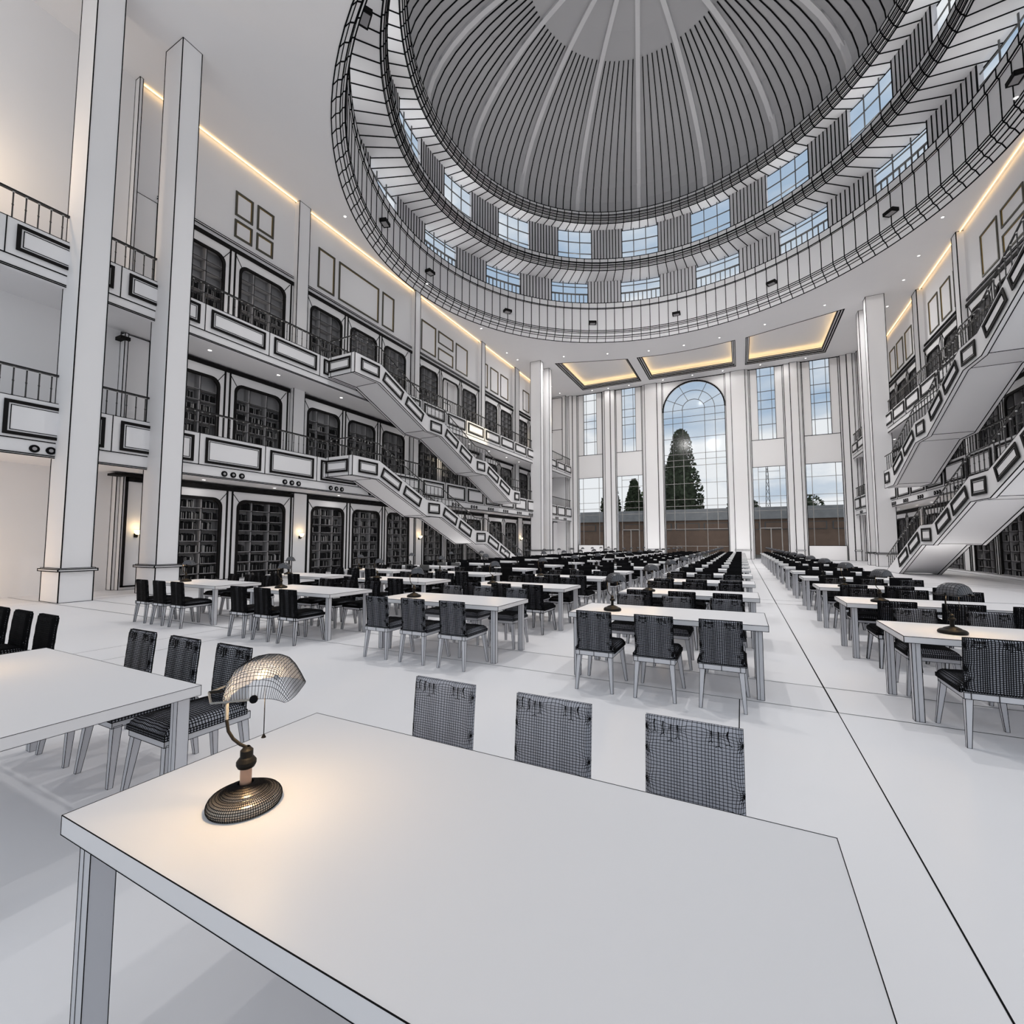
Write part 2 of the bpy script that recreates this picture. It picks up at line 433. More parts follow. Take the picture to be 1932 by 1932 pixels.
# ------------------------------------------------------------------ galleries
def baluster_mesh(h, w):
    b = MB(); b.rod([(0,0,0),(0,0,.04),(0,0,.06),(0,0,h*.5-.03),(0,0,h*.5),(0,0,h*.5+.03),(0,0,h-.08)], [.028,.028,.018,.017,.026,.017,.018], RAILM, 6)
    b.ball((0,0,h-.06), .032, BALL, 8)
    for zz in (h-.1,): b.ball((0,0,zz), .02, DARK, 6)
    o = b.build('baluster', local=True); me = o.data; bpy.data.objects.remove(o); return me
BALN = {}
def gallery(s, lvl):
    zb, zp0, zp1, zr = ((4.12, 4.57, 5.72, 6.6), (9.27, 9.63, 10.65, 11.52))[lvl]
    zs = (4.16, 9.42)[lvl]
    ya = -1.0 if s < 0 else 19.0; yb = 50.7
    t = thing('gallery', '%s gallery balcony with panelled parapet along the %s wall' % (('lower', 'upper')[lvl], SN[s]), 'balcony', (CX+s*13.6, 20, zb), 0, 'side galleries')
    w = W(1.2, CX+s*13.5, 22, zp0)*.75
    b = MB(s); b.box(13.6,16.3,ya,yb,zs,zp0+.14,CLAY); b.build('floor_slab', t)
    b = MB(s)
    b.box(13.56,13.74,ya,yb,zb,zp0,CLAY)
    for z in (zb, zb+.05, zp0-.015): b.line((13.545,ya,z),(13.545,yb,z),w)
    b.build('fascia', t)
    b = MB(s); b.box(13.53,13.7,ya,yb,zp0,zp1,CLAY)
    y = 9.59-2.6*4
    joints = []
    while y < yb:
        if y > ya: joints.append(y); wj = W(1.1, CX+s*13.5, y, zp0); b.line((13.525,y,zp0),(13.525,y,zp1),wj)
        y += 2.6
    b.line((13.53,ya,zp1),(13.53,yb,zp1),w*.7)
    b.build('parapet', t)
    for j0 in joints:                                       # black-edged raised panels
        y0, y1 = j0+.2, min(j0+2.4, yb-.1); z0, z1 = zp0+(.06 if lvl == 0 else .15), zp1-.13
        if y1-y0 < .5: continue
        b = MB(s); panel(b, (13.5, y0, z0), (13.5, y1, z0), (13.5, y1, z1), (13.5, y0, z1), W(1, CX+s*13.5, j0+1, zp0)); b.build('parapet_panel', t)
    # railing
    b = MB(s); b.box(13.61,13.69,ya,yb,zr-.06,zr,RAILM); b.line((13.615,ya,zr-.02),(13.615,yb,zr-.02),w*.6); rail = b.build('handrail', t)
    h = zr-.05-zp1
    key = round(h, 2)
    if key not in BALN: BALN[key] = baluster_mesh(h+.05, .01)
    ys = []; y = 4.51 if s < 0 else 24.0
    while y < yb: ys.append(y); y += .26
    base = world_loc(t)
    for y in ys[:100]:
        o = bpy.data.objects.new('baluster', BALN[key]); col.objects.link(o); o.parent = rail; o.location = Vector((CX+s*13.65, y, zp1))-base
    b = MB(s)
    for y in ys[100:]:
        b.rod([(13.65,y,zp1),(13.65,y,zr-.04)], .014, RAILM, 5)
    o = b.build('baluster', rail, origin=base); o.location = (0,0,0)
    o['kind'] = 'stuff'
    # lights let into the fascia and the soffit
    if lvl == 0:
        for k in range(14):
            yc = 10.89+2.4-2.4+ (k*2.66 if k < 1 else 0)
        for yc in (3.4, 5.6, 10.89, 13.5, 15.99, 18.6, 21.3, 24.0, 26.5, 28.95, 31.5, 34.05, 36.7, 39.2, 43.4, 46.0, 48.6):
            if s > 0 and yc < 24: continue
            ft = thing('fascia_spotlight', 'trio of small black round spots in the lower %s gallery edge, %.0f metres along' % (SN[s], yc) if False else
                       'trio of black round spots, %s along the lower %s gallery edge' % (ORD[min(29, int(yc/2.6))], SN[s]), 'spotlight', (CX+s*13.54, yc, 4.32), 0, 'round spots in the gallery edges')
            for dy in (-.345, 0, .345):
                b = MB(s)
                n = 16
                for r, x, m in ((.11, 13.52, INK), (.05, 13.512, SHELFE)):
                    b.hexa([(13.558, yc+dy+r*math.cos(2*PI*q/n), 4.32+r*math.sin(2*PI*q/n)) for q in range(n)], [(x, yc+dy+r*math.cos(2*PI*q/n), 4.32+r*math.sin(2*PI*q/n)) for q in range(n)], m)
                b.build('spot', ft)
    for k, yc in enumerate((10.45, 13.5, 17.2, 20.4, 23.6, 26.8, 30.0, 33.2, 36.4, 39.0, 43.0, 46.0)):
        if s > 0 and yc < 24: continue
        downlight(CX+s*14.7, yc, zs, 'small round downlight, %s along under the %s %s gallery' % (ORD[k], ('lower', 'upper')[lvl], SN[s]), 'downlights under the galleries', .09)

def panel(b, p0, p1, p2, p3, lw, bw=.09, out=1):
    """black band round a pale raised field; points on the face plane, in (d,y,z)"""
    P = [Vector(p) for p in (p0, p1, p2, p3)]; c = sum(P, Vector())/4
    nrm = (P[1]-P[0]).cross(P[3]-P[0]).normalized()
    def ins(t):
        r = []
        for i in range(4):
            a, p, q = P[i-1], P[i], P[(i+1) % 4]
            e1 = (p-a).normalized(); e2 = (q-p).normalized()
            n1 = nrm.cross(e1); n2 = nrm.cross(e2); bis = (n1+n2).normalized()
            r.append(p+bis*(t/max(.3, bis.dot(n1))))
        return r
    ax = Vector((-.03, 0, 0)) if abs(nrm.x) > .5 else Vector((0, -.03, 0))
    o0, i0 = ins(0), ins(bw); i1 = ins(bw+.05); i2 = ins(bw+.075)
    for i in range(4):
        q = (i+1) % 4
        b.hexa([tuple(o0[i]), tuple(o0[q]), tuple(i0[q]), tuple(i0[i])], [tuple(v+ax) for v in (o0[i], o0[q], i0[q], i0[i])], DARK)
        b.line(tuple(i1[i]+ax*.35), tuple(i1[q]+ax*.35), min(lw, .02))
    b.hexa([tuple(v) for v in i0], [tuple(v+ax*.3) for v in i1], CLAY)

DL = {}
def downlight(x, y, z, label, group, r=.1):
    if 'm' not in DL:
        b = MB(); b.lathe([(1.5,0),(1.5,-.15),(1.0,-.2),(1.0,0)], (0,0,0), CLAY, 16); o = b.build('trim_ring', local=True); m1 = o.data; bpy.data.objects.remove(o)
        b = MB(); b.lathe([(.01,-.08),(.95,-.08)], (0,0,0), SPOT, 16); o = b.build('lens', local=True); m2 = o.data; bpy.data.objects.remove(o)
        DL['m'] = (m1, m2)
    t = thing('downlight', label, 'ceiling light', (x, y, z), 0, group)
    for nm, m in zip(('trim_ring', 'lens'), DL['m']):
        o = bpy.data.objects.new(nm, m); col.objects.link(o); o.parent = t; o.scale = (r*.75, r*.75, r)
for s in (-1, 1):
    for lvl in (0, 1): gallery(s, lvl)
for i, (x, y) in enumerate([(-18.65,16.9),(-18.65,24.1),(-18.65,31.36),(-19.0,36.62),(-18.8,38.5),(-14.55,39.8),(-10.68,41.03),(-7.12,42.09),(-18.69,47.03),(-18.69,49.64),(-14.99,50.4),(-13.11,50.5),(-10.78,50.59),
        (10.26,24.1),(10.27,31.55),(10.27,35.26),(10.26,38.16),(10.26,42.0),(6.05,39.69),(2.21,41.1),(-1.17,42.07),(-4.09,42.3),(2.19,50.49),(6.01,50.59),(-1.21,50.52),(-4.12,50.48),(-7.11,50.55)]):
    downlight(x, y, CEIL, 'tiny round ceiling downlight, %s' % ('%s from the front over the left gallery' % ORD[i] if i < 5 else '%s from the front over the right gallery' % ORD[i-13] if 13 <= i < 18 else
        '%s from the left in the row curving round the dome edge' % ORD[{5:0,6:1,7:2,21:3,20:4,19:5,18:6}[i]] if i in (5,6,7,18,19,20,21) else '%s from the left between coffers and far wall' % ORD[{8:0,9:1,10:2,11:3,12:4,26:5,25:6,24:7,22:8,23:9}[i]]), 'ceiling light' and 'downlights in the main ceiling', .085)

# ------------------------------------------------------------------ staircases
UT = [(15.25,10.63),(17.0,10.63),(20.95,8.93),(22.43,8.93),(26.17,7.38),(27.6,7.38),(31.75,5.8),(33.1,5.8)]
UB = [(15.25,9.66),(16.94,9.66),(20.75,8.05),(22.2,8.03),(26.15,6.39),(27.65,6.39),(31.46,4.8),(33.1,4.8)]
LT = [(15.25,5.73),(17.0,5.73),(20.85,4.11),(22.3,4.09),(26.18,2.49),(27.7,2.48),(33.75,.02)]
LB = [(15.25,4.79),(16.95,4.79),(20.83,3.17),(22.3,3.16),(26.2,1.56),(27.6,1.56),(31.35,.0)]
def stair(s, up):
    T, B = (UT, UB) if up else (LT, LB)
    if not up: B = B+[(33.75, 0.0)]
    else: pass
    w = W(1.2, CX+s*12, 22, 5)*.85
    t = thing('staircase', '%s %s staircase with panelled stringer, from the %s' % ('upper' if up else 'lower', SN[s], 'upper gallery down to the lower gallery' if up else 'lower gallery down to the floor'), 'staircase', (CX+s*12.6, 24, 0), 0, 'straight stairs beside the galleries')
    Bx = list(B)
    for d0, d1, nm in ((11.73, 11.88, 'outer_stringer'), (13.3, 13.44, 'inner_stringer')):
        b = MB(s)
        n = max(len(T), len(Bx)); TT = list(T)
        for i in range(len(Bx)-1 if not up else len(Bx)-1):
            if not up and i >= 6:
                a, c2 = TT[6], TT[6]
                b.hexa([(d0,Bx[6][0],Bx[6][1]),(d0,Bx[7][0],0),(d0,TT[6][0],TT[6][1])][:3], [(d1,Bx[6][0],Bx[6][1]),(d1,Bx[7][0],0),(d1,TT[6][0],TT[6][1])][:3], CLAY); continue
            b.hexa([(d0,*Bx[i]),(d0,*Bx[i+1]),(d0,*TT[i+1]),(d0,*TT[i])], [(d1,*Bx[i]),(d1,*Bx[i+1]),(d1,*TT[i+1]),(d1,*TT[i])], CLAY)
        for L in (TT, Bx):
            for d in (d0, d1):
                for i in range(len(L)-1): b.line((d,*L[i]),(d,*L[i+1]),w*(.55 if L is TT else 1))
        b.line((d0,*TT[0]),(d0,*Bx[0]),w)
        if up: b.line((d0,*TT[-1]),(d0,*Bx[-1]),w)
        b.build(nm, t)
    b = MB(s); z0, z1 = B[0][1], T[0][1]                    # end wall of the top landing
    b.box(11.88,13.3,15.25,15.4,z0,z1,CLAY); b.line((11.75,15.25,z0),(13.44,15.25,z0),w); b.line((11.95,15.24,z0),(11.95,15.24,z1),w*.7)
    b.build('landing_wall', t)
    if up:
        b = MB(s); b.box(11.88,13.3,32.95,33.1,4.8,5.8,CLAY); b.build('landing_wall', t)
    b = MB(s)                                               # soffit
    for i in range(6 if not up else 7):
        a, c2 = B[i], B[i+1]
        if i == 0: a = (a[0]+.13, a[1])
        if i == 6: c2 = (c2[0]-.13, c2[1])
        b.hexa([(11.88,a[0],a[1]+.06),(13.3,a[0],a[1]+.06),(13.3,c2[0],c2[1]+.06),(11.88,c2[0],c2[1]+.06)], [(11.88,a[0],a[1]+.2),(13.3,a[0],a[1]+.2),(13.3,c2[0],c2[1]+.2),(11.88,c2[0],c2[1]+.2)], CLAY)
        if i: b.line((11.88,a[0],a[1]+.06),(13.3,a[0],a[1]+.06),w)
    b.build('soffit', t)
    for i in range(0, len(T)-1):                            # flights of steps
        b = MB(s); a, c2 = T[i], T[i+1]; z_in = .9
        if abs(a[1]-c2[1]) < .1:
            b.box(11.88,13.3,a[0]+(.15 if i == 0 else 0),c2[0]-(.15 if i == 6 else 0),B[i][1]+.12,a[1]-.6,CLAY); b.build('landing', t); continue
        n = 10 if not (not up and i == 5) else 14
        for k in range(n):
            y0 = a[0]+(c2[0]-a[0])*k/n; y1 = a[0]+(c2[0]-a[0])*(k+1)/n; zt = max(.02, a[1]-.6+(c2[1]-a[1])*(k+.5)/n)
            if zt < .05: continue
            b.box(11.88,13.3,y0,y1,max(.0, zt-.12),zt,CLAY,w*.5)
        b.build('step_flight', t)
    # panels on the outer face
    def rect(y0,y1,z0,z1):
        b = MB(s); panel(b,(11.7,y0,z0),(11.7,y1,z0),(11.7,y1,z1),(11.7,y0,z1),W(1,CX+s*12,y0,z0)); b.build('stringer_panel', t)
    for i in range(len(T)-1):
        (ya,za),(yb,zb) = T[i],T[i+1]
        if abs(za-zb) < .1:
            m = .34 if i == 0 else .17
            if i == 6: rect(ya+.25, yb-.25, za-.77, za-.16)
            else: rect(ya+(.35 if i == 0 else .1), yb-(.15 if i == 0 else .25), za-.77, za-.16)
        else:
            sl = (zb-za)/(yb-ya); L = math.hypot(yb-ya, zb-za); u = Vector((yb-ya, zb-za))/L; nn = Vector((u.y, -u.x))
            if nn.y > 0: nn = -nn
            n = 2
            if not up and i == 5: L = 4.35
            for k in range(n):
                l0 = .36+(L-.5)/n*k; l1 = l0+(L-.5)/n-.33
                q = [Vector((ya,za))+u*l+nn*h for l, h in ((l0,.72),(l1,.72),(l1,.17),(l0,.17))]
                b = MB(s); panel(b, *[(11.7,p.x,p.y) for p in q], W(1,CX+s*12,ya,za)); b.build('stringer_panel', t)
    b = MB(s); panel(b,(11.98,15.22,T[0][1]-.77),(13.42,15.22,T[0][1]-.77),(13.42,15.22,T[0][1]-.16),(11.98,15.22,T[0][1]-.16),.02); b.build('landing_panel', t)
    # handrails
    base = world_loc(t)
    if 'st' not in BALN: BALN['st'] = baluster_mesh(.86, .01)
    def H(y):
        for (ya,za),(yb,zb) in zip(T,T[1:]):
            if ya <= y <= yb+1e-6: return za+(zb-za)*(y-ya)/(yb-ya)
        return T[-1][1]
    for d, nm in ((11.8,'handrail'),(13.37,'handrail')):
        b = MB(s); pts = [(d,y,z+.86) for y, z in T]
        if d > 13: pts = pts[1:]
        b.rod(pts, .03, RAILM, 8)
        if d < 13: b.rod([(11.8,15.32,T[0][1]+.86),(13.46,15.32,T[0][1]+.86)], .03, RAILM, 8)
        r = b.build(nm, t)
        y = 15.35 if d < 13 else 17.2
        while y < T[-1][0]-.15:
            o = bpy.data.objects.new('baluster', BALN['st']); col.objects.link(o); o.parent = r; o.location = Vector((CX+s*d, y, H(y)))-base
            y += .37
        if d < 13:
            for dd in (12.15, 12.5, 12.85, 13.2):
                o = bpy.data.objects.new('baluster', BALN['st']); col.objects.link(o); o.parent = r; o.location = Vector((CX+s*dd, 15.32, T[0][1]))-base
for s in (-1, 1):
    for up in (0, 1): stair(s, up)

# ------------------------------------------------------------------ bookcases and books
books = []          # (distance, x, y0, y1, z0, z1, depth0, depth1, material, where)
SHZ = [[.43,.83,1.28,1.74,2.21,2.62,3.09], [5.36,5.82,6.28,6.74,7.2,7.66,8.12,8.5], [10.42,10.9,11.38,11.86,12.34,12.82,13.3,13.78]]
LN = ['ground-floor', 'lower gallery', 'upper gallery']
CASENO = 0
def bookcase(s, lv, bay, i, y0, y1, ya, yb):
    """face plate ya..yb with a round-cornered opening y0..y1"""
    d, z0, z1, zt = LEV[lv]
    nth = sum(len(x) for x in BAYS[:bay])+i
    if s > 0: nth -= 5
    t = thing('bookcase', 'built-in %s bookcase with rounded opening, %s %s wall' % (LN[lv], ('nearest visible on the' if nth == 0 else ORD[nth]+' along the'), SN[s]), 'bookcase', (CX+s*d, (y0+y1)/2, z0-.15), 0, '%s bookcases, %s side' % (LN[lv], SN[s]))
    lw = W(1.1, CX+s*d, (y0+y1)/2, (z0+z1)/2); R = .38; n = 6
    door = (lv == 2 and bay == 2 and i == 1 and s < 0)
    # opening outline
    arc = []
    for k in range(n+1):
        a = PI-PI/2*k/n; arc.append((y0+R+R*math.cos(a), z1-R+R*math.sin(a)))
    for k in range(n+1):
        a = PI/2-PI/2*k/n; arc.append((y1-R+R*math.cos(a), z1-R+R*math.sin(a)))
    out = [(y0,z0)]+arc+[(y1,z0)]
    b = MB(s)
    ztop = zt-.18
    b.poly([(d,ya,z0-.15),(d,y0,z0-.15),(d,y0,z1-R),(d,y0,ztop),(d,ya,ztop)], CLAY)
    b.poly([(d,y1,z0-.15),(d,yb,z0-.15),(d,yb,ztop),(d,y1,ztop),(d,y1,z1-R)], CLAY)
    b.poly([(d,y0,z0-.15),(d,y1,z0-.15),(d,y1,z0),(d,y0,z0)], CLAY)
    for k in range(len(arc)-1):
        b.poly([(d,*arc[k]),(d,*arc[k+1]),(d,arc[k+1][0],ztop),(d,arc[k][0],ztop)], CLAY)
    b.line((d,y0-.2,ztop-.06),(d,y0+.1,z1-.12),lw); b.line((d,y1+.2,ztop-.06),(d,y1-.1,z1-.12),lw)
    for yy in (ya+.11, yb-.11): b.box(d-.02,d+.01,yy-.038,yy+.038,z0-.1,ztop,DARK)
    b.build('face_frame', t)
    b = MB(s); b.box(d-.06,d+.02,ya,yb,ztop,zt,DARK); b.build('cornice', t)
    b = MB(s); cw = .115                                    # dark moulding round the opening
    cy, cz = (y0+y1)/2, (z0+z1)/2
    def shrink(p, tt): return (p[0]+(cy-p[0])*tt*2/(y1-y0), p[1]+(cz-p[1])*tt*2/(z1-z0))
    for k in range(len(out)-1):
        p, q = out[k], out[k+1]; p2, q2 = shrink(p, cw), shrink(q, cw)
        b.hexa([(d-.03,*p),(d-.03,*q),(d-.03,*q2),(d-.03,*p2)], [(d+.05,*p),(d+.05,*q),(d+.05,*q2),(d+.05,*p2)], DARK)
    b.build('arch_moulding', t)
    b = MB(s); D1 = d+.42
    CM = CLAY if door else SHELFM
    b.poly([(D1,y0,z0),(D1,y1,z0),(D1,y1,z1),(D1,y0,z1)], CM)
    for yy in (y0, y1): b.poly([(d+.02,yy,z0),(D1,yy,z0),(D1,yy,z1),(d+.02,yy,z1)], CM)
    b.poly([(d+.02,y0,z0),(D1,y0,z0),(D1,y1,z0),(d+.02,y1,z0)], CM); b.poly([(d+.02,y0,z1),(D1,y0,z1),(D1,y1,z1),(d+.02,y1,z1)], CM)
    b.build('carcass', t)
    if door:
        b = MB(s); b.box(d+.3,d+.36,y0+.5,y1-.75,z0,z0+2.6,CLAY,lw); b.line((d+.29,y0+1.1,z0),(d+.29,y0+1.1,z1-.1),lw); b.build('door_leaf', t, label='plain white door leaf')
        b = MB(s); b.box(d+.26,d+.3,y0+1.35,y0+1.42,z0+1.0,z0+1.2,DARK); b.build('door_handle', t)
        return
    divs = [y0+(y1-y0)*.31, y0+(y1-y0)*.67]
    for yy in divs:
        b = MB(s); b.box(d+.1,D1,yy-.025,yy+.025,z0,z1-.02,SHELFM,faces='yYX'); b.box(d+.07,d+.1,yy-.025,yy+.025,z0,z1-.02,SHELFE); b.line((d+.065,yy+.028,z0),(d+.065,yy+.028,z1-.05),lw*.6); b.build('divider', t)
    zl = [z0]+[z for z in SHZ[lv] if z < z1-.3]
    for k, z in enumerate(zl[1:]):
        b = MB(s); b.box(d+.09,D1,y0+.02,y1-.02,z-.03,z,SHELFM); b.box(d+.07,d+.09,y0+.05,y1-.05,z-.035,z,SHELFE); b.line((d+.065,y0+.05,z-.035),(d+.065,y1-.05,z-.035),lw*.6); b.build('shelf', t)
    rs = len(zl)
    used = zl if lv == 0 else zl[:-1] if lv == 1 else zl[:-3]
    for k, z in enumerate(used):
        zt2 = (zl[k+1] if k+1 < rs else z1)-.05
        for c, (a, e) in enumerate(((y0+.1, divs[0]-.04), (divs[0]+.04, divs[1]-.04), (divs[1]+.04, y1-.1))):
            y = a+random.random()*.03; lim = e-(0 if random.random() < .55 else random.random()*.2); cnt = 0
            dist = math.hypot(CX+s*d, (a+e)/2)
            tk = 1 if dist < 25 else 1.35 if dist < 34 else 1.8
            while y < lim-.02:
                gr = random.random() < .40
                wd = (random.uniform(.009, .017) if gr else random.uniform(.022, .05))*tk
                if y+wd > lim: break
                h = min(zt2-z-.04, random.uniform(.25, .31))*(random.uniform(.8, 1) if gr else 1)
                m = BOOKG if gr else BOOKD
                books.append((dist, s, d+.12+random.random()*.03, y, y+wd-.002, z+.001, z+h, m, (lv, nth, rs-1-k, c, cnt))); cnt += 1
                y += wd+(.012 if random.random() < .12 else 0)
for s in (-1, 1):
    for lv in range(3):
        for bay, ops in enumerate(BAYS):
            if s > 0 and bay < 2: continue
            a, e = BEND[bay]
            for i, (y0, y1) in enumerate(ops):
                ya = a if i == 0 else (ops[i-1][1]+y0)/2
                yb = e if i == len(ops)-1 else (y1+ops[i+1][0])/2
                bookcase(s, lv, bay, i, y0, y1, ya, yb)
def place_books():
    near = [b for b in books if b[1] < 0 and b[8][0] == 0 and b[8][1] in (0, 1)]
    near.sort(key=lambda b: (-b[8][1], b[8][2], b[8][3], b[8][4]))
    ind = near[:300]; ids = set(id(b) for b in ind); meshes = {}
    for bk in ind:
        _, s, d, y0, y1, z0, z1, m, (lv, nth, sh, c, cnt) = bk
        w = (round((y1-y0)*100), round((z1-z0)*30), m.name)
        if w not in meshes:
            b = MB(); hh = (z1-z0); ww = (y1-y0)
            b.box(-.21,0,-ww/2,ww/2,0,hh,m); b.line((0.001,-ww/2,0),(0.001,-ww/2,hh),.006); b.line((.001,ww/2,0),(.001,ww/2,hh),.006)
            b.line((.001,-ww/2,hh*.82),(.001,ww/2,hh*.82),.005); b.line((.001,-ww/2,hh*.15),(.001,ww/2,hh*.15),.005)
            o = b.build('book', local=True); meshes[w] = o.data; bpy.data.objects.remove(o)
        o = bpy.data.objects.new('book', meshes[w]); col.objects.link(o); o.location = (CX+s*d, (y0+y1)/2, z0)
        tag(o, '%s book, %s from left, %s shelf down, %s section, %s ground-floor case' % ('grey' if m is BOOKG else 'black', ORD[cnt], ORD[sh], ('left', 'middle', 'right')[c], ('nearest left' if nth == 0 else 'second left')), 'book', 'books in the two nearest ground-floor bookcases')
    for s in (-1, 1):
        for lv in range(3):
            b = MB(s)
            for bk in books:
                if bk[1] != s or bk[8][0] != lv or id(bk) in ids: continue
                b.box(bk[2], bk[2]+.2, bk[3], bk[4], bk[5], bk[6], bk[7], faces='xyYZ')
            tag(b.build('books', kind='stuff'), 'rows of black and grey books on the %s shelves along the %s wall' % (LN[lv], SN[s]), 'books')
place_books()

# ------------------------------------------------------------------ framed mouldings on the upper walls
def frames():
    sets = [('first', [(11.95,12.79,16.58,17.73),(11.95,12.79,15.55,16.39),(12.99,13.85,16.56,17.76),(12.99,13.85,15.55,16.39)]),
            ('second', [(16.5,17.63,15.54,17.79),(17.93,21.14,15.54,17.79),(21.46,22.56,15.54,17.79)]),
            ('third', [(25.45,27.2,15.55,17.79),(27.5,29.5,16.84,17.79),(27.5,29.5,15.5,16.48),(29.88,31.63,15.55,17.79)]),
            ('fourth', [(34.0,35.05,15.58,17.79),(35.55,37.05,15.58,17.79),(37.51,39.09,15.58,17.79)]),
            ('fifth', [(42.5,44.08,15.6,17.79),(44.6,46.2,15.6,17.79),(46.6,48.1,15.6,17.79)])]
    for s in (-1, 1):
        for k, (nm, L) in enumerate(sets):
            if s > 0 and k < 2: continue
            for j, (y0, y1, z0, z1) in enumerate(L):
                x = CX+s*15.95
                t = thing('wall_frame', 'empty bronze moulding frame, %s of the %s bay, high on the %s wall' % (ORD[j], nm, SN[s]), 'frame', (x, (y0+y1)/2, z0), 0, 'moulding frames above the bookcases')
                b = MB(s); f = .085
                for a in ((y0,y1,z0,z0+f),(y0,y1,z1-f,z1),(y0,y0+f,z0+f,z1-f),(y1-f,y1,z0+f,z1-f)): b.box(15.9,15.949,*a,GOLD)
                b.build('outer_moulding', t)
                b = MB(s); g = f+.02
                for a in ((y0+f,y1-f,z0+f,z0+g),(y0+f,y1-f,z1-g,z1-f),(y0+f,y0+g,z0+g,z1-g),(y1-g,y1-f,z0+g,z1-g)): b.box(15.92,15.949,*a,GOLDIN)
                b.build('inner_bead', t)
frames()

# ------------------------------------------------------------------ wall sconces
def sconces():
    for s, L in ((-1, [8.55, 15.35, 24.66, 33.75, 40.5]), (1, [24.66, 33.75, 40.5])):
        for k, y in enumerate(L):
            d = 15.28 if k or s > 0 else 15.32
            t = thing('wall_sconce', 'lit glass wall sconce on the %s wall, %s pier from the front' % (SN[s], ORD[k]), 'wall lamp', (CX+s*d, y, 2.0), 0, 'sconces on the bookcase piers')
            b = MB(s); b.box(d-.02,d+.02,y-.05,y+.05,1.86,2.0,DARK); b.rod([(d-.02,y,1.9),(d-.1,y,1.87),(d-.15,y,1.93)], .02, DARK, 6); b.build('bracket', t)
            b = MB(); b.lathe([(.01,0),(.06,.01),(.1,.08),(.115,.17)], (CX+s*(d-.15), y, 1.96), GLOW, 16); b.build('glass_bowl', t, smooth=True)
            b = MB(); b.lathe([(.115,0),(.125,0),(.125,.012),(.115,.012)], (CX+s*(d-.15), y, 2.13), BRONZE, 16); b.build('rim', t)
            ld = bpy.data.lights.new('sconce_light', 'POINT'); ld.energy = 2.6; ld.color = (1, .72, .4); ld.shadow_soft_size = .05
            lo = bpy.data.objects.new('sconce_light', ld); col.objects.link(lo); lo.location = (CX+s*(d-.22), y, 2.22)
sconces()

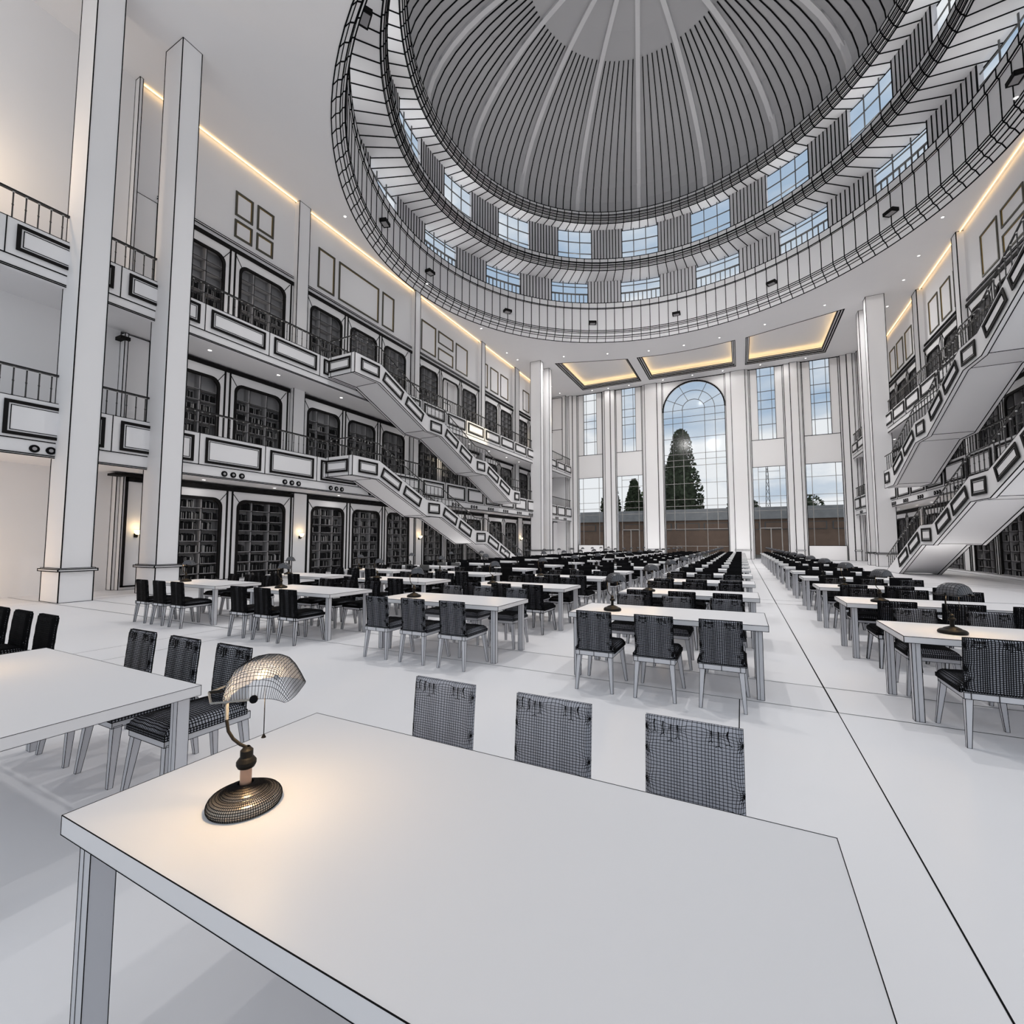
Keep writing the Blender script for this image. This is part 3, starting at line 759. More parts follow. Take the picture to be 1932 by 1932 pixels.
# ------------------------------------------------------------------ far wall with its windows
WINB = [(-17.06,-14.16), (-12.5,-9.64)]; WINB += [(2*CX-b, 2*CX-a) for a, b in WINB[::-1]]
def far_wall():
    Y = FARY; b = MB(); lw = .045
    def q(x0,x1,z0,z1): b.poly([(x0,Y,z0),(x1,Y,z0),(x1,Y,z1),(x0,Y,z1)], CLAY)
    xs = [-20.4]
    R = 3.07; ac = CX
    zb = {0: 1.37, 1: .1, 2: .1, 3: 1.37}
    allb = [WINB[0], WINB[1], (ac-R, ac+R), WINB[2], WINB[3]]
    x = -20.4
    for k, (a, e) in enumerate(allb):
        q(x, a, 0, CEIL); x = e
    q(x, 12, 0, CEIL)
    for k, (a, e) in enumerate(WINB):
        q(a, e, 0, zb[k]); q(a, e, 9.2, 11.95); q(a, a+.66, 11.95, CEIL); q(e-.66, e, 11.95, CEIL)
        # reveals
        for xx in (a, e): b.poly([(xx,Y,zb[k]),(xx,Y+.35,zb[k]),(xx,Y+.35,9.2),(xx,Y,9.2)], CLAY)
        for xx in (a+.66, e-.66): b.poly([(xx,Y,11.95),(xx,Y+.35,11.95),(xx,Y+.35,CEIL),(xx,Y,CEIL)], CLAY)
        for z in (9.2, 11.95, zb[k]): b.line((a,Y-.02,z),(e,Y-.02,z),lw)
        for xx in (a, e): b.line((xx,Y-.02,zb[k]),(xx,Y-.02,CEIL),lw)
        for xx in (a+.66, e-.66): b.line((xx,Y-.02,11.95),(xx,Y-.02,CEIL),lw*.8)
        if k in (0, 3): b.box(a-.02,e+.02,Y-.25,Y,.0,1.37,CLAY,lw*.8)
    # over the arch
    n = 24; zs = 15.95
    arc = [(ac+R*math.cos(PI-PI*i/n), zs+R*math.sin(PI-PI*i/n)) for i in range(n+1)]
    for p, p2 in zip(arc, arc[1:]): b.poly([(p[0],Y,p[1]),(p2[0],Y,p2[1]),(p2[0],Y,CEIL),(p[0],Y,CEIL)], CLAY)
    for p, p2 in zip(arc, arc[1:]):
        b.poly([(p[0],Y,p[1]),(p2[0],Y,p2[1]),(p2[0],Y+.35,p2[1]),(p[0],Y+.35,p[1])], CLAY); b.line((p[0],Y-.03,p[1]),(p2[0],Y-.03,p2[1]),.1)
    for i in range(64):                                     # beading round the arch
        a = PI*i/63; b.box(ac+(R+.08)*math.cos(a)-.035, ac+(R+.08)*math.cos(a)+.035, Y-.05, Y, zs+(R+.08)*math.sin(a)-.035, zs+(R+.08)*math.sin(a)+.035, INK)
    for xx in (ac-R, ac+R):
        b.poly([(xx,Y,0),(xx,Y+.35,0),(xx,Y+.35,zs),(xx,Y,zs)], CLAY); b.line((xx,Y-.02,0),(xx,Y-.02,zs),.06)
        b.line((xx,Y-.02,zs),(xx,Y-.02,CEIL),.04)
    b.line((-17.6,Y-.02,CEIL-.03),(9.2,Y-.02,CEIL-.03),.07)
    b.build('wall_back', kind='structure')
    # pilasters between windows, each in two steps
    for a, e in ((-18.4,-17.2),(-14.05,-12.62),(-9.5,-7.4)):
        for A, E in ((a, e), (2*CX-e, 2*CX-a)):
            b = MB(); b.box(A,E,Y-.18,Y-.001,0,CEIL,CLAY,lw*.8)
            m = (E-A)
            i0, i1 = ((A+.28, E-.5) if A < CX else (A+.5, E-.28))
            b.box(i0,i1,Y-.36,Y-.18,.0,CEIL,CLAY,lw); b.box(i0-.06,i1+.06,Y-.42,Y-.3,.87,.97,CLAY,lw*.7)
            b.build('trim_back', kind='structure')
    # glazing
    ZH = [16.03,15.25,14.59,12.91,11.18,10.53,9.87,7.98,6.27,5.56,4.85,3.1,1.29]
    b = MB(); g = Y+.2
    b.poly([(ac-R,g,.1),(ac+R,g,.1),(ac+R,g,zs)]+[(p[0],g,p[1]) for p in arc[::-1]][1:], GLASS)
    for z in ZH: b.line((ac-R,g-.03,z),(ac+R,g-.03,z),.045,MULL if z > 11.3 else MULLP)
    for dx in (-2.12,-1.1,1.1,2.12): b.line((ac+dx,g-.03,1.29 if abs(dx) < 2 else 3.1),(ac+dx,g-.03,zs),.05,MULL if False else MULLP)
    for dx in (-2.12,-1.1,1.1,2.12): b.line((ac+dx,g-.035,10.6),(ac+dx,g-.035,zs),.05,MULL)
    for dx in (-2.0,-1.1,0.05,1.1,2.0): b.line((ac+dx,g-.03,.1),(ac+dx,g-.03,1.29),.05,MULLP)
    for r in (1.13, 2.1):
        for i in range(20):
            a0, a1 = PI*i/20, PI*(i+1)/20; b.line((ac+r*math.cos(a0),g-.03,zs+r*math.sin(a0)),(ac+r*math.cos(a1),g-.03,zs+r*math.sin(a1)),.055,MULL)
    for a in (27, 63, 117, 153):
        a = math.radians(a); b.line((ac+1.13*math.cos(a),g-.03,zs+1.13*math.sin(a)),(ac+R*math.cos(a),g-.03,zs+R*math.sin(a)),.05,MULL)
    b.build('window_1', kind='structure')
    for k, (a, e) in enumerate(WINB):
        b = MB(); b.poly([(a,g,zb[k]),(e,g,zb[k]),(e,g,9.2),(a,g,9.2)], GLASS)
        for z in (7.98,6.27,5.56,4.85): b.line((a,g-.03,z),(e,g-.03,z),.04,MULLP)
        for xx in (a+.5, e-.5): b.line((xx,g-.03,zb[k]),(xx,g-.03,9.2),.045,MULLP)
        if k in (1, 2):                                     # glass doors at the foot
            for xx in ((a+e)/2,): b.line((xx,g-.03,.1),(xx,g-.03,3.1),.09,MULLP)
            for xx in (a+.5, e-.5): b.line((xx,g-.03,.1),(xx,g-.03,3.1),.08,MULLP)
            b.line((a+.5,g-.03,3.1),(e-.5,g-.03,3.1),.08,MULLP); b.line((a+.5,g-.03,8.75),(e-.5,g-.03,8.75),.04,MULLP)
        b.build('window_%d' % (2+k), kind='structure')
        b = MB(); b.poly([(a+.66,g,11.95),(e-.66,g,11.95),(e-.66,g,CEIL),(a+.66,g,CEIL)], GLASS)
        for z in (18.5,16.9,16.0,15.1,13.5): b.line((a+.66,g-.03,z),(e-.66,g-.03,z),.055,MULL)
        for xx in (a+.95, e-.95): b.line((xx,g-.03,11.95),(xx,g-.03,CEIL),.045,MULL)
        b.build('window_%d' % (6+k), kind='structure')
    # return walls beside the galleries
    for s in (-1, 1):
        b = MB(s); w = .05
        b.box(14.2,16.4,50.75,51.5,0,CEIL,CLAY,w)
        b.box(14.6,15.9,50.7,50.75,11.6,CEIL-.2,CLAY,w); b.line((14.6,50.69,15.2),(15.9,50.69,15.2),w)
        b.build('wall_corner_'+SN[s], kind='structure')
far_wall()

# ------------------------------------------------------------------ outside
def outside():
    b = MB(); b.box(-90,90,51.9,140,-.5,-.05,GRASS,faces='Z'); b.build('ground', kind='structure')
    t = thing('low_building', 'long low brown building with a grey stone parapet outside the windows', 'building', (-4, 74, 0))
    b = MB(); b.box(-34,26,74,80,-.05,5.0,BRICK); 
    for x in range(-33, 26, 4): b.box(x,x+3.4,73.95,74,3.5,4.6,MULL); b.box(x+.15,x+3.25,73.9,73.96,3.6,4.5,BRICK)
    b.build('brown_wall', t)
    b = MB(); b.box(-34.3,26.3,73.6,80.4,5.0,6.7,STONE); b.build('stone_parapet', t)
    random.seed(5)
    def tree(x, y, h, r, label, m, rnd=False):
        t = thing('conifer' if not rnd else 'leafy_tree', label, 'tree', (x, y, 0), 0, 'trees outside the far windows')
        b = MB(); b.rod([(x,y,-.05),(x,y,h*.35)], .3, BRICK, 8); b.build('trunk', t)
        b = MB()
        n = 4200 if h > 12 else 900
        for i in range(n):
            u = random.random()
            if rnd: rr = r*math.sqrt(max(0, 1-((u-.55)/.5)**2)) if abs(u-.55) < .5 else 0.1
            else: rr = r*(1-u)**.42*(.9+.1*math.sin(u*11+x))
            a = random.random()*2*PI; q = rr*(.35+.75*random.random()**.5)
            cx2, cy2, cz = x+q*math.cos(a), y+q*math.sin(a), h*(.1+.9*u)
            sz = random.uniform(.25, .62)*(.55+.4*(1-u))
            d1 = Vector((random.gauss(0,1), random.gauss(0,1), random.gauss(0,1))).normalized()*sz; d2 = d1.cross(Vector((random.gauss(0,1), random.gauss(0,1), random.gauss(0,1)))).normalized()*sz*.6
            c = Vector((cx2, cy2, cz)); b.poly([c-d1, c+d2, c+d1*1.1, c-d2], m)
        b.lathe([(r*.75,h*.1),(r*.8 if rnd else r*.62,h*.3),(r*.7 if rnd else r*.42,h*.6),(r*.4 if rnd else r*.2,h*.82),(.05,h*.97)], (x,y,0), m, 14)
        b.build('foliage', t)
    tree(-9.5, 88, 22.5, 4.3, 'tall dark conifer behind the arched window', TREEM)
    tree(-12.9, 103, 21.0, 3.3, 'shorter dark conifer left of the tall one', TREEM)
    tree(-23.2, 90, 15.6, 2.4, 'slim dark conifer behind the leftmost lower window', TREEM)
    tree(-17.3, 84, 13.2, 2.3, 'slim pointed conifer behind the second window from the left', TREEM)
    tree(-16.0, 91.5, 11.6, 2.5, 'pale green leafy tree behind the second window', TREEL, True)
    tree(-1.3, 96, 9.2, 1.5, 'small distant tree low in the arched window, right side', TREEM, True)
    tree(1.9, 97, 9.6, 1.5, 'small round distant tree at the arched window right edge', TREEM, True)
    tree(10.3, 90, 9.6, 2.4, 'small dark tree behind the rightmost lower window', TREEM, True)
    b = MB()                                                # lattice mast
    x, y = 4.4, 92
    for k in range(12):
        z0, z1 = k*1.25, k*1.25+1.25; w0, w1 = .55-.035*k, .55-.035*(k+1)
        for sx, sy in ((-1,-1),(1,-1),(1,1),(-1,1)):
            b.line((x+sx*w0,y+sy*w0,z0),(x+sx*w1,y+sy*w1,z1),.09,MULL); b.line((x+sx*w0,y-w0,z0),(x-sx*w1,y-w1,z1),.06,MULL)
    tag(b.build('lattice_mast', origin=(x,y,0)), 'thin grey lattice mast behind the third lower window', 'mast')
outside()

# ------------------------------------------------------------------ tables, chairs, lamps
TH = .79; TL = 2.24; TW = 1.0
TX = [.23, -3.04, -6.31, -9.58]; TX = [x-TL for x in TX]+[1.35]        # left edges
CN = ['aisle', 'second', 'third', 'leftmost', 'right-hand']            # table columns
ROWY = [.72]+[5.6+2.63*k for k in range(15)]
RN = ['foremost']+[o for o in ORD[:15]]
def make_table(w):
    t = thing('reading_table', '', 'table')
    b = MB()
    b.box(0,TL,0,TW,TH-.06,TH,TABM,w); b.build('tabletop', t, local=True)
    for k in range(5): pass
    for x in (.06, TL-.13):
        for y in (.03, TW-.1):
            b = MB(); b.box(x,x+.07,y,y+.07,0,TH-.06,LEGM,w); b.line((x+.03,y-.001,0),(x+.03,y-.001,TH-.06),w*.6); b.build('leg', t, local=True)
    return t
def make_chair(spc, wr, simple=None, far=False):
    """faces +Y, origin on the floor at the centre of the seat; spc grid count, wr wire width"""
    def leg(x0, y0, x1, y1, b):
        a, c = .021, .014
        if True:
            q = lambda x, y, r, z: [(x-r,y-r,z),(x+r,y-r,z),(x+r,y+r,z),(x-r,y+r,z)]
            b.hexa(q(x1,y1,c,0), q(x0,y0,a+.004,.40), LEGM, max(.0016, wr*.62) if not far else .008)
    LG = [(-.18,-.25,-.205,-.29), (.18,-.25,.205,-.29), (-.19,.24,-.235,.28), (.19,.24,.235,.28)]
    def bow(t): return math.sin(PI*t)
    def warp(t, k=.035): return t-k*math.sin(2*PI*t)       # crowd the grid lines near the edges
    def warp2(t): return t-.012*math.sin(6*PI*t)
    ATT = [(0,.12,.10),(0,.42,.10),(0,.86,.07),(1,.10,.10),(1,.40,.10),(1,.70,.09),(.2,.93,.07),(.30,.93,.07),(.62,.92,.07),(.72,.92,.07),(.80,.88,.05),(.9,.2,.06),(.08,.22,.06)]
    def backf(front):
        def fn(u, v):
            u0, v0 = warp2(warp(u)), v
            for au, av, sg in ATT:               # seams gather the weave towards puckers
                du, dv = u0-au, v0-av; g = .62*math.exp(-(du*du+dv*dv)/(sg*sg))
                if 0 < u < 1: u0 -= du*g
                if 0 < v < 1: v0 -= dv*g
            x = -.2+.4*u0; z = .455+.435*v0
            edge = min(u0, 1-u0, 1-v0)*14; th = .024*min(1, .35+edge)
            y = -.25-.035*(v0)**1.3 + (th if front else -th)
            return (x, y, z)
        return fn
    def seatf(u, v):
        x = -.225+.45*warp(u); y = -.25+.53*warp(v); e = min(u, 1-u, v, 1-v)*9
        return (x, y, .455+.055*min(1, e)**.5+.012*bow(u)*bow(v)+.004*math.sin(u*22)*max(0, v-.7)*2)
    fm, wm = (FABFAR, None) if far else (FAB, None)
    wire = 0 if far else wr
    nb, ns = (spc, int(spc*1.1))
    def mk_back(b):
        for fr in (False, True): b.grid(backf(fr), 8 if far else nb, 8 if far else ns, fm, wire)
        n = 8 if far else spc
        for (ua, ub, va, vb) in ((0,0,0,1),(1,1,0,1),(0,1,1,1),(0,1,0,0)):
            for i in range(n):
                t0, t1 = i/n, (i+1)/n
                p = [(ua+(ub-ua)*t, va+(vb-va)*t) for t in (t0, t1)]
                b.poly([backf(False)(*p[0]), backf(False)(*p[1]), backf(True)(*p[1]), backf(True)(*p[0])], fm)
                if not far: b.line(backf(False)(*p[0]), backf(True)(*p[0]), wr)
        if far: return
        for fr in (False, True):                 # gathered folds at the top seam and side seams
            f = backf(fr); o = Vector((0, .001 if fr else -.001, 0))
            for u, l in ((.17,.12),(.26,.15),(.34,.12),(.62,.14),(.7,.17),(.78,.13),(.86,.1)):
                pts = [Vector(f(u+.005*math.sin(k*1.3), .975-l*k/4))+o for k in range(5)]
                for k in range(4): b.line(pts[k], pts[k+1], min(wr*(2.6-.45*k), .0075-.001*k))
                b.line(pts[4], Vector(f(u-.02, 1-l-.04))+o, wr); b.line(pts[4], Vector(f(u+.03, 1-l-.04))+o, wr)
            for side in (0, 1):
                for vc in ((.1, .4, .86) if side == 0 else (.08, .38, .68, .9)):
                    for k in range(7):
                        a = (k-3)*.36; u1 = .1*math.cos(a); v1 = .1*math.sin(a)
                        P = [Vector(f((u1*t) if side == 0 else 1-u1*t, min(.99, max(.01, vc+v1*t**1.6))))+o for t in (.02, .5, 1)]
                        b.line(P[0], P[1], min(wr*1.5, .006)); b.line(P[1], P[2], min(wr*.9, .005))
    def mk_seat(b):
        b.grid(seatf, 8 if far else nb+2, 8 if far else nb+4, fm, wire)
        # upright side of the cushion
        n = spc if not far else 6
        def side(p0, p1, m):
            b.grid(lambda u, v: tuple(Vector(p0).lerp(Vector(p1), u)+Vector((0,0,.03*v-.006))), n, 2, m, wire*1.2)
        for p0, p1 in (((-.228,-.25,.44),(-.228,.283,.44)),((.228,-.25,.44),(.228,.283,.44)),((-.228,.283,.44),(.228,.283,.44)),((-.228,-.25,.44),(.228,-.25,.44))): side(p0, p1, fm)
    def mk_frame(b):
        b.box(-.215,.215,-.285,.275,.39,.44,LEGM,max(.0016, wr*.7) if not far else .008)
        for x in (-.17, 0, .17): b.line((x,-.287,.39),(x,-.287,.44),wr*.8 if not far else .006)
    t = thing('reading_chair', '', 'chair')
    if simple:
        bpy.data.objects.remove(t)
        b = MB(); mk_back(b); mk_seat(b); mk_frame(b)
        for l in LG: leg(*l, b)
        o = b.build('reading_chair', local=True); o['category'] = 'chair'; return o
    b = MB(); mk_back(b); b.build('backrest', t, local=True)
    b = MB(); mk_seat(b); b.build('seat', t, local=True)
    b = MB(); mk_frame(b); b.build('seat_frame', t, local=True)
    for l in LG:
        b = MB(); leg(*l, b); b.build('leg', t, local=True)
    return t

def make_lamp(near):
    """base at 0,0; shade over it, gooseneck on the -X side"""
    t = thing('desk_lamp', '', 'lamp'); wr = .0022 if near else .004
    n = 96 if near else 20
    bm_ = BRONZE if near else LAMPBLK; wi = .0017 if near else 0
    b = MB(); b.lathe([(.098,0),(.101,.006),(.102,.013),(.101,.02),(.098,.027),(.093,.033),(.086,.037),(.078,.04),(.07,.042),(.066,.044),(.062,.049),(.055,.054),(.047,.058),(.039,.062),(.031,.066),(.022,.07)], (0,0,0), bm_, n, 1.12, 1.12, wire=wi); b.build('base', t, local=True, smooth=not near)
    b = MB(); b.lathe([(.018,.066),(.018,.118)], (0,0,0), NECK if near else LAMPBLK, 20, wire=0); b.build('neck', t, local=True, label='copper coloured neck' if near else None)
    b = MB(); b.lathe([(.018,.118),(.026,.122),(.031,.132),(.031,.142),(.024,.152),(.02,.156),(.02,.178),(.014,.184),(.01,.19)], (0,0,0), LAMPBLK, 24); b.build('socket', t, local=True)
    b = MB(); P = [(0,0,.186),(-.022,0,.198),(-.044,0,.218),(-.06,0,.245),(-.067,0,.285),(-.068,0,.33),(-.068,0,.395)]
    b.rod(P[:5], .0055, LAMPBLK, 8); b.rod(P[4:], .0065, STEEL if near else LAMPBLK, 8)
    b.build('gooseneck', t, local=True)
    b = MB(); K = [(.054,-.128,.385),(.054,.128,.385)]
    b.rod([(-.125,0,.378),(-.07,-.125,.38),(.0,-.132,.384),(.054,-.13,.385)], .0035, STEEL if near else LAMPBLK, 6); b.rod([(-.125,0,.378),(-.07,.125,.38),(.0,.132,.384),(.054,.13,.385)], .0035, STEEL if near else LAMPBLK, 6); b.rod([(-.125,0,.378),(-.068,0,.38)], .005, LAMPBLK, 6)
    yk = b.build('yoke', t, local=True)
    for k in K:
        b = MB(); b.ball(k, .013, INK, 12); b.build('knob', yk, local=True)
    b = MB(); nu, nv = (34, 38) if near else (12, 8)
    def shade(u, v):                                        # trough-like glass shade, open below
        # u across X (profile), v along Y
        prof = [(-.098,0),(-.097,.035),(-.09,.07),(-.074,.1),(-.044,.118),(-.01,.124),(.024,.122),(.05,.11),(.07,.084),(.088,.046),(.103,.006)]
        f = u*(len(prof)-1); i = min(int(f), len(prof)-2); g = f-i
        x = prof[i][0]*(1-g)+prof[i+1][0]*g; z = prof[i][1]*(1-g)+prof[i+1][1]*g
        q = 2*v-1; e = (1-abs(q)**4)
        return (.054+1.1*x*(.80+.20*e**.5), .121*q, .365+z*(.15+.85*e**.6))
    b.grid(shade, nu, nv, SHADEG if near else SHADEFAR, wr*.5 if near else .0022)
    b.build('shade', t, local=True, smooth=False)
    b = MB(); b.rod([(.06,-.03,.39),(.06,-.03,.235)], .0016, INK, 5); b.lathe([(.002,.012),(.008,0),(.002,-.002)], (.06,-.03,.226), INK, 8); b.build('pull_chain', t, local=True)
    b = MB(); b.rod([(.04,-.03,.43),(.04,.03,.43)], .011, GLOW, 8); b.build('bulb', t, local=True)
    return t

def furnish():
    t0 = make_table(.005); tn = make_table(.0022)
    near = make_chair(30, .0017); neark = make_chair(28, .0044); mid1 = make_chair(27, .0056); mid2 = make_chair(20, .0118); farc = make_chair(8, .005, simple=True, far=True)
    greyc = farc.copy(); greyc.data = farc.data.copy(); col.objects.link(greyc)
    for i, m in enumerate(greyc.data.materials):
        if m == FABFAR: greyc.data.materials[i] = FABGREY
    ln, lf = make_lamp(True), make_lamp(False)
    used = set()
    def place(proto, loc, rz, label, group):
        if proto.name not in used:
            used.add(proto.name); proto.location = loc; proto.rotation_euler = (0,0,rz); proto['label'] = label; proto['group'] = group; return proto
        return dup(proto, loc, rz, label, group)
    chairs = []
    for c, x in enumerate(TX):
        for r, y in enumerate(ROWY):
            if c == 4 and r == 0: continue
            if c == 3 and r == 0: continue
            place(tn if r == 0 else t0, (x, y, 0), 0, 'long pale table, %s, %s column' % ('foremost row' if r == 0 else RN[r]+' row back past the cross aisle', CN[c]), 'reading tables')
            lamp_ok = True
            if lamp_ok:
                lx, ly = x+.47, y+(.31 if r == 0 else .38)
                place(ln if (c == 0 and r == 0) else lf, (lx, ly, TH+.001), math.radians(39), 'large bronze desk lamp with glass shade on the foremost table' if (c == 0 and r == 0) else 'dark desk lamp on the %s-row table of the %s column' % (RN[r], CN[c]), 'desk lamps on the reading tables')
            for side in (0, 1):
                if r == 0 and side == 0: continue
                for k in range(3):
                    cx = x+TL/2+(-.65, .012, .672)[k]
                    cy = y-.19 if side == 0 else y+TW+.2
                    dist = math.hypot(cx, cy)
                    chairs.append((dist, cx, cy, side, c, r, k))
    chairs.sort(key=lambda q: q[0])
    greyspots = {(3,4,0,0),(3,4,0,1),(3,4,0,2),(3,4,1,1),(3,4,1,2)}
    b = MB()
    V = [tuple(v.co) for v in farc.data.vertices]; F = [tuple(p.vertices) for p in farc.data.polygons]; M = [farc.data.materials[p.material_index] for p in farc.data.polygons]
    for i, (dist, cx, cy, side, c, r, k) in enumerate(chairs):
        rz = 0 if side == 0 else PI
        if i >= 300:
            st = len(b.v); sg = 1 if side == 0 else -1
            b.v += [(cx+sg*p[0], cy+sg*p[1], p[2]) for p in V]
            for f, m in zip(F, M): b.f.append(tuple(st+j for j in f)); b.m.append(b.mi(m))
            continue
        kk = k
        proto = (near if c == 0 else neark if c == 1 else mid2) if r == 0 else (mid1 if c in (0, 4, 1) else mid2) if r == 1 else mid2 if r <= 3 else farc
        look = 'mesh-backed chair' if r <= 1 else 'black chair'
        if (c, r, side, k) in greyspots: proto = greyc; look = 'plain grey chair'
        place(proto, (cx, cy, 0), rz, '%s, %s of three, %s side of the %s-row table, %s column' % (look, ('left', 'middle', 'right')[kk], ('near', 'far')[side], RN[r], CN[c]), 'chairs at the reading tables')
    o = b.build('far_chairs', kind='stuff'); tag(o, 'mass of tiny black chairs at the farthest tables', 'chairs')
furnish()

# ------------------------------------------------------------------ light
def area(name, loc, rot, sx, sy, e, c=(1, 1, 1), spread=PI):
    l = bpy.data.lights.new(name, 'AREA'); l.shape = 'RECTANGLE'; l.size = sx; l.size_y = sy; l.energy = e; l.color = c; l.spread = spread
    o = bpy.data.objects.new(name, l); col.objects.link(o); o.location = loc; o.rotation_euler = rot; return o
for a in (-162.9, 176.6, 146.8, 117.1, 90.3, 63.0, 33, 3, -27, -57, -90, -120):
    a = math.radians(a)
    area('drum_flood_or_fill', (DC[0]+14.3*math.cos(a), DC[1]+14.3*math.sin(a), 20.6), (0, math.radians(12), a), .3, .45, 30 if abs(math.cos(a)) > .8 else 310, (1, .985, .97), math.radians(115))
for a in (-70, -90, -110):                                  # three added fill lamps, aimed down the hall to brighten the far wall
    a = math.radians(a); p = Vector((DC[0]+14.6*math.cos(a), DC[1]+14.6*math.sin(a), 20.6))
    o = area('drum_flood_or_fill', p, (0, 0, 0), .3, .3, 270, (1, .985, .97), math.radians(70)); o.rotation_euler = (Vector((CX+8*math.cos(a)*2, 51.5, 8))-p).to_track_quat('-Z', 'Y').to_euler()
for k in range(16):                                         # unseen fill lamps added on both dome ledges to lift the dome
    a = math.radians(90+22.5*k)
    area('ledge_fill', (DC[0]+13.9*math.cos(a+.1963), DC[1]+13.9*math.sin(a+.1963), 25.66), (0, math.radians(180-20), a+PI) if False else (PI, 0, 0), .2, .2, 26, (1, .98, .95))
    area('ledge_fill', (DC[0]+15.4*math.cos(a+.1963), DC[1]+15.4*math.sin(a+.1963), 22.64), (PI, 0, 0), .2, .2, 12, (1, .98, .95))
for x, y, e in ((-14.6,39.8,330),(-4.1,42.3,420),(6.0,39.7,330),(-13.1,50.4,16),(-7.1,50.4,16),(-1.2,50.4,16),(4.0,50.4,16)):
    area('ceiling_flood', (x, y, CEIL-.05), (0, 0, 0), .2, .2, e, (1, .98, .95))
for s in (-1, 1):                                           # fill lamps added out of sight behind the parapets to brighten the ceiling
    for y in (12.3, 20.0, 28.0, 36.0, 45.0):
        if s > 0 and y < 24: continue
        area('gallery_fill', (CX+s*14.0, y, 9.86), (PI, 0, 0), .25, .25, 22, (1, .93, .84))
for x in (-15.6, -8.4, -.1, 7.2): area('floor_fill', (x, 48.6, .06), (PI-.1, 0, 0), .3, .3, 42, (1, .98, .95))  # fill lamps added at floor level for the far wall and ceiling
for x, ys in ((-16.85, (19.5, 26.0)), (8.4, (20.5, 27.0))):
    for y in ys: area('floor_fill', (x, y, .06), (PI, 0, 0), .3, .3, 15, (1, .98, .95))  # more added fill, brightening the stair and gallery undersides
for y in (11.5, 20.0, 28.0, 36.0): area('gallery_fill', (CX-13.95, y, 4.85), (PI, 0, 0), .2, .2, 9, (1, .95, .9))  # added fill hidden on the lower gallery, for the slab above
l = bpy.data.lights.new('lobby_lamp', 'POINT'); l.energy = 60; l.color = (1, .70, .42); l.shadow_soft_size = .15
o = bpy.data.objects.new('lobby_lamp', l); col.objects.link(o); o.location = (-18.7, 3.6, .9)
l = bpy.data.lights.new('upper_lobby_lamp', 'POINT'); l.energy = 110; l.color = (1, .74, .48); l.shadow_soft_size = .15
o = bpy.data.objects.new('upper_lobby_lamp', l); col.objects.link(o); o.location = (-18.6, 3.4, 13.0)
for s in (-1, 1):
    for lv, z in ((0, 4.1), (1, 9.35)):
        for y in (10.45, 17.2, 23.6, 30.0, 36.4):
            if s > 0 and y < 24: continue
            area('gallery_down', (CX+s*14.7, y, z), (0, 0, 0), .12, .12, 4.5, (1, .97, .93))
# spot on the upper gallery by the stair and on the far bookcase
for loc, tgt, e, ang in (((3.3,37.1,19.9),(-17.75,29.3,9.9),26000,9),((-3,41.2,19.1),(-20,43.4,12.8),6000,7)):
    l = bpy.data.lights.new('gallery_spotlight', 'SPOT'); l.energy = e; l.color = (1, .86, .62); l.spot_size = math.radians(ang); l.spot_blend = .7; l.shadow_soft_size = .06
    o = bpy.data.objects.new('gallery_spotlight', l); col.objects.link(o); o.location = loc
    o.rotation_euler = (Vector(tgt)-Vector(loc)).to_track_quat('-Z', 'Y').to_euler()
for c, x in enumerate(TX):
    for r, y in enumerate(ROWY[:4]):
        if r == 0 and c > 2: continue
        l = bpy.data.lights.new('desk_bulb', 'POINT'); l.energy = 4.6; l.color = (1, .68, .36); l.shadow_soft_size = .03
        o = bpy.data.objects.new('desk_bulb', l); col.objects.link(o); o.location = (x+.47+.05, y+(.31 if r == 0 else .38), TH+.36)

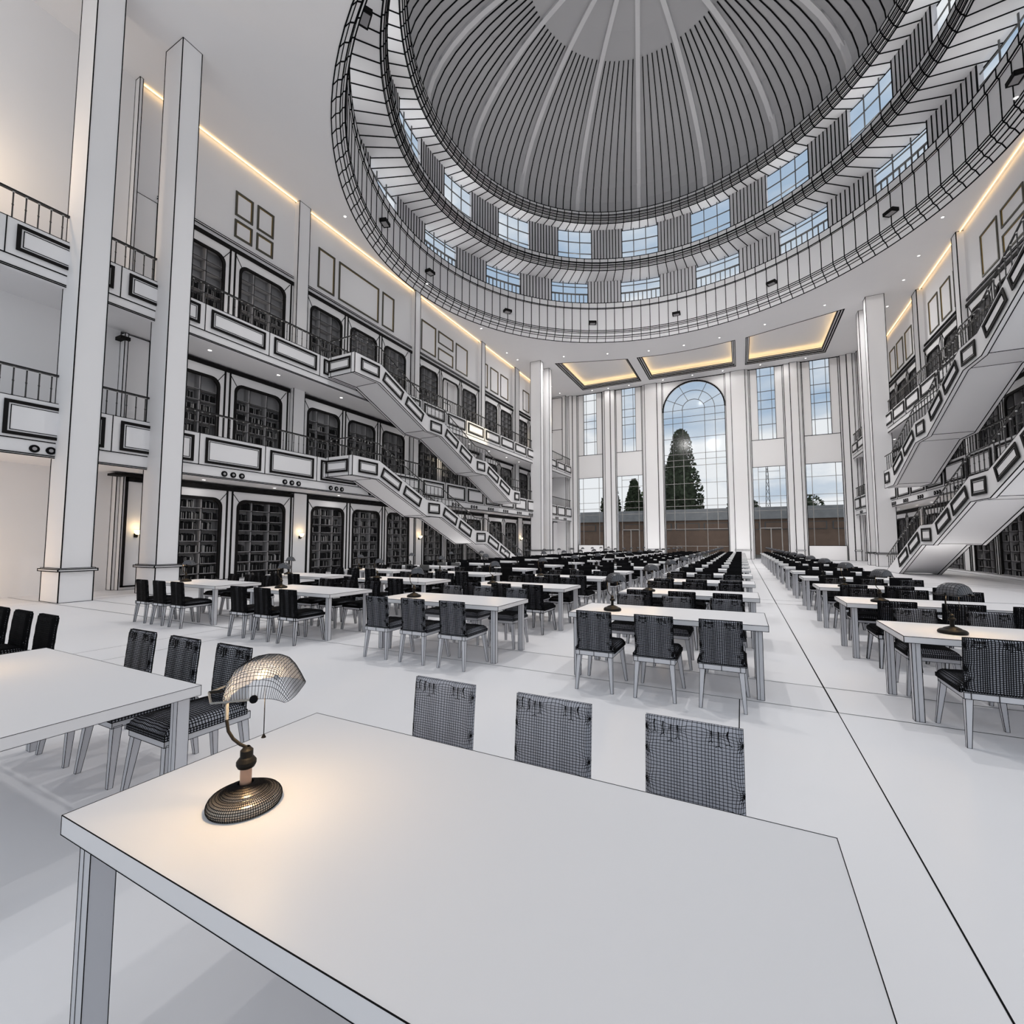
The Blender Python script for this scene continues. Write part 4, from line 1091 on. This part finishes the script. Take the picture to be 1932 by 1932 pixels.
wd = bpy.data.worlds.new('sky'); bpy.context.scene.world = wd; wd.use_nodes = True; nt = wd.node_tree
bg = nt.nodes['Background']; tc = nt.nodes.new('ShaderNodeTexCoord'); mp = nt.nodes.new('ShaderNodeMapping'); mp.inputs['Scale'].default_value = (1.6, 1.6, 4.2); mp.inputs['Location'].default_value = (.35, .1, .3)
no = nt.nodes.new('ShaderNodeTexNoise'); no.inputs['Scale'].default_value = 1.9; no.inputs['Detail'].default_value = 6
rp = nt.nodes.new('ShaderNodeValToRGB'); e = rp.color_ramp.elements
e[0].position = .40; e[0].color = (.36, .47, .60, 1); e[1].position = .58; e[1].color = (.80, .82, .83, 1); m = e.new(.51); m.color = (.55, .62, .69, 1)
nt.links.new(tc.outputs['Generated'], mp.inputs[0]); nt.links.new(mp.outputs[0], no.inputs['Vector']); sx = nt.nodes.new('ShaderNodeSeparateXYZ'); nt.links.new(tc.outputs['Generated'], sx.inputs[0])
mr = nt.nodes.new('ShaderNodeMapRange'); mr.inputs['From Min'].default_value = .0; mr.inputs['From Max'].default_value = .32; mr.inputs['To Min'].default_value = .16; mr.inputs['To Max'].default_value = 0
nt.links.new(sx.outputs['Z'], mr.inputs['Value']); ad = nt.nodes.new('ShaderNodeMath'); ad.operation = 'ADD'
nt.links.new(no.outputs['Fac'], ad.inputs[0]); nt.links.new(mr.outputs[0], ad.inputs[1]); nt.links.new(ad.outputs[0], rp.inputs[0]); nt.links.new(rp.outputs[0], bg.inputs[0])
bg.inputs[1].default_value = 1.05

# ------------------------------------------------------------------ camera and view
cam = bpy.data.cameras.new('camera'); co = bpy.data.objects.new('camera', cam); col.objects.link(co)
cam.sensor_width = 36; cam.lens = 857.32/1932*36; cam.clip_end = 400; cam.clip_start = .05
co.location = CAM; co.rotation_euler = (PI/2+.0667677, 0, .4669873)
sc = bpy.context.scene; sc.camera = co
sc.view_settings.view_transform = 'Standard'; sc.view_settings.look = 'None'; sc.view_settings.gamma = 1; sc.view_settings.exposure = 0
sc.cycles.use_denoising = True
sc.cycles.max_bounces = 8; sc.cycles.diffuse_bounces = 5; sc.cycles.glossy_bounces = 2; sc.cycles.transparent_max_bounces = 12
sc.cycles.sample_clamp_indirect = 6; sc.cycles.caustics_reflective = False; sc.cycles.caustics_refractive = False
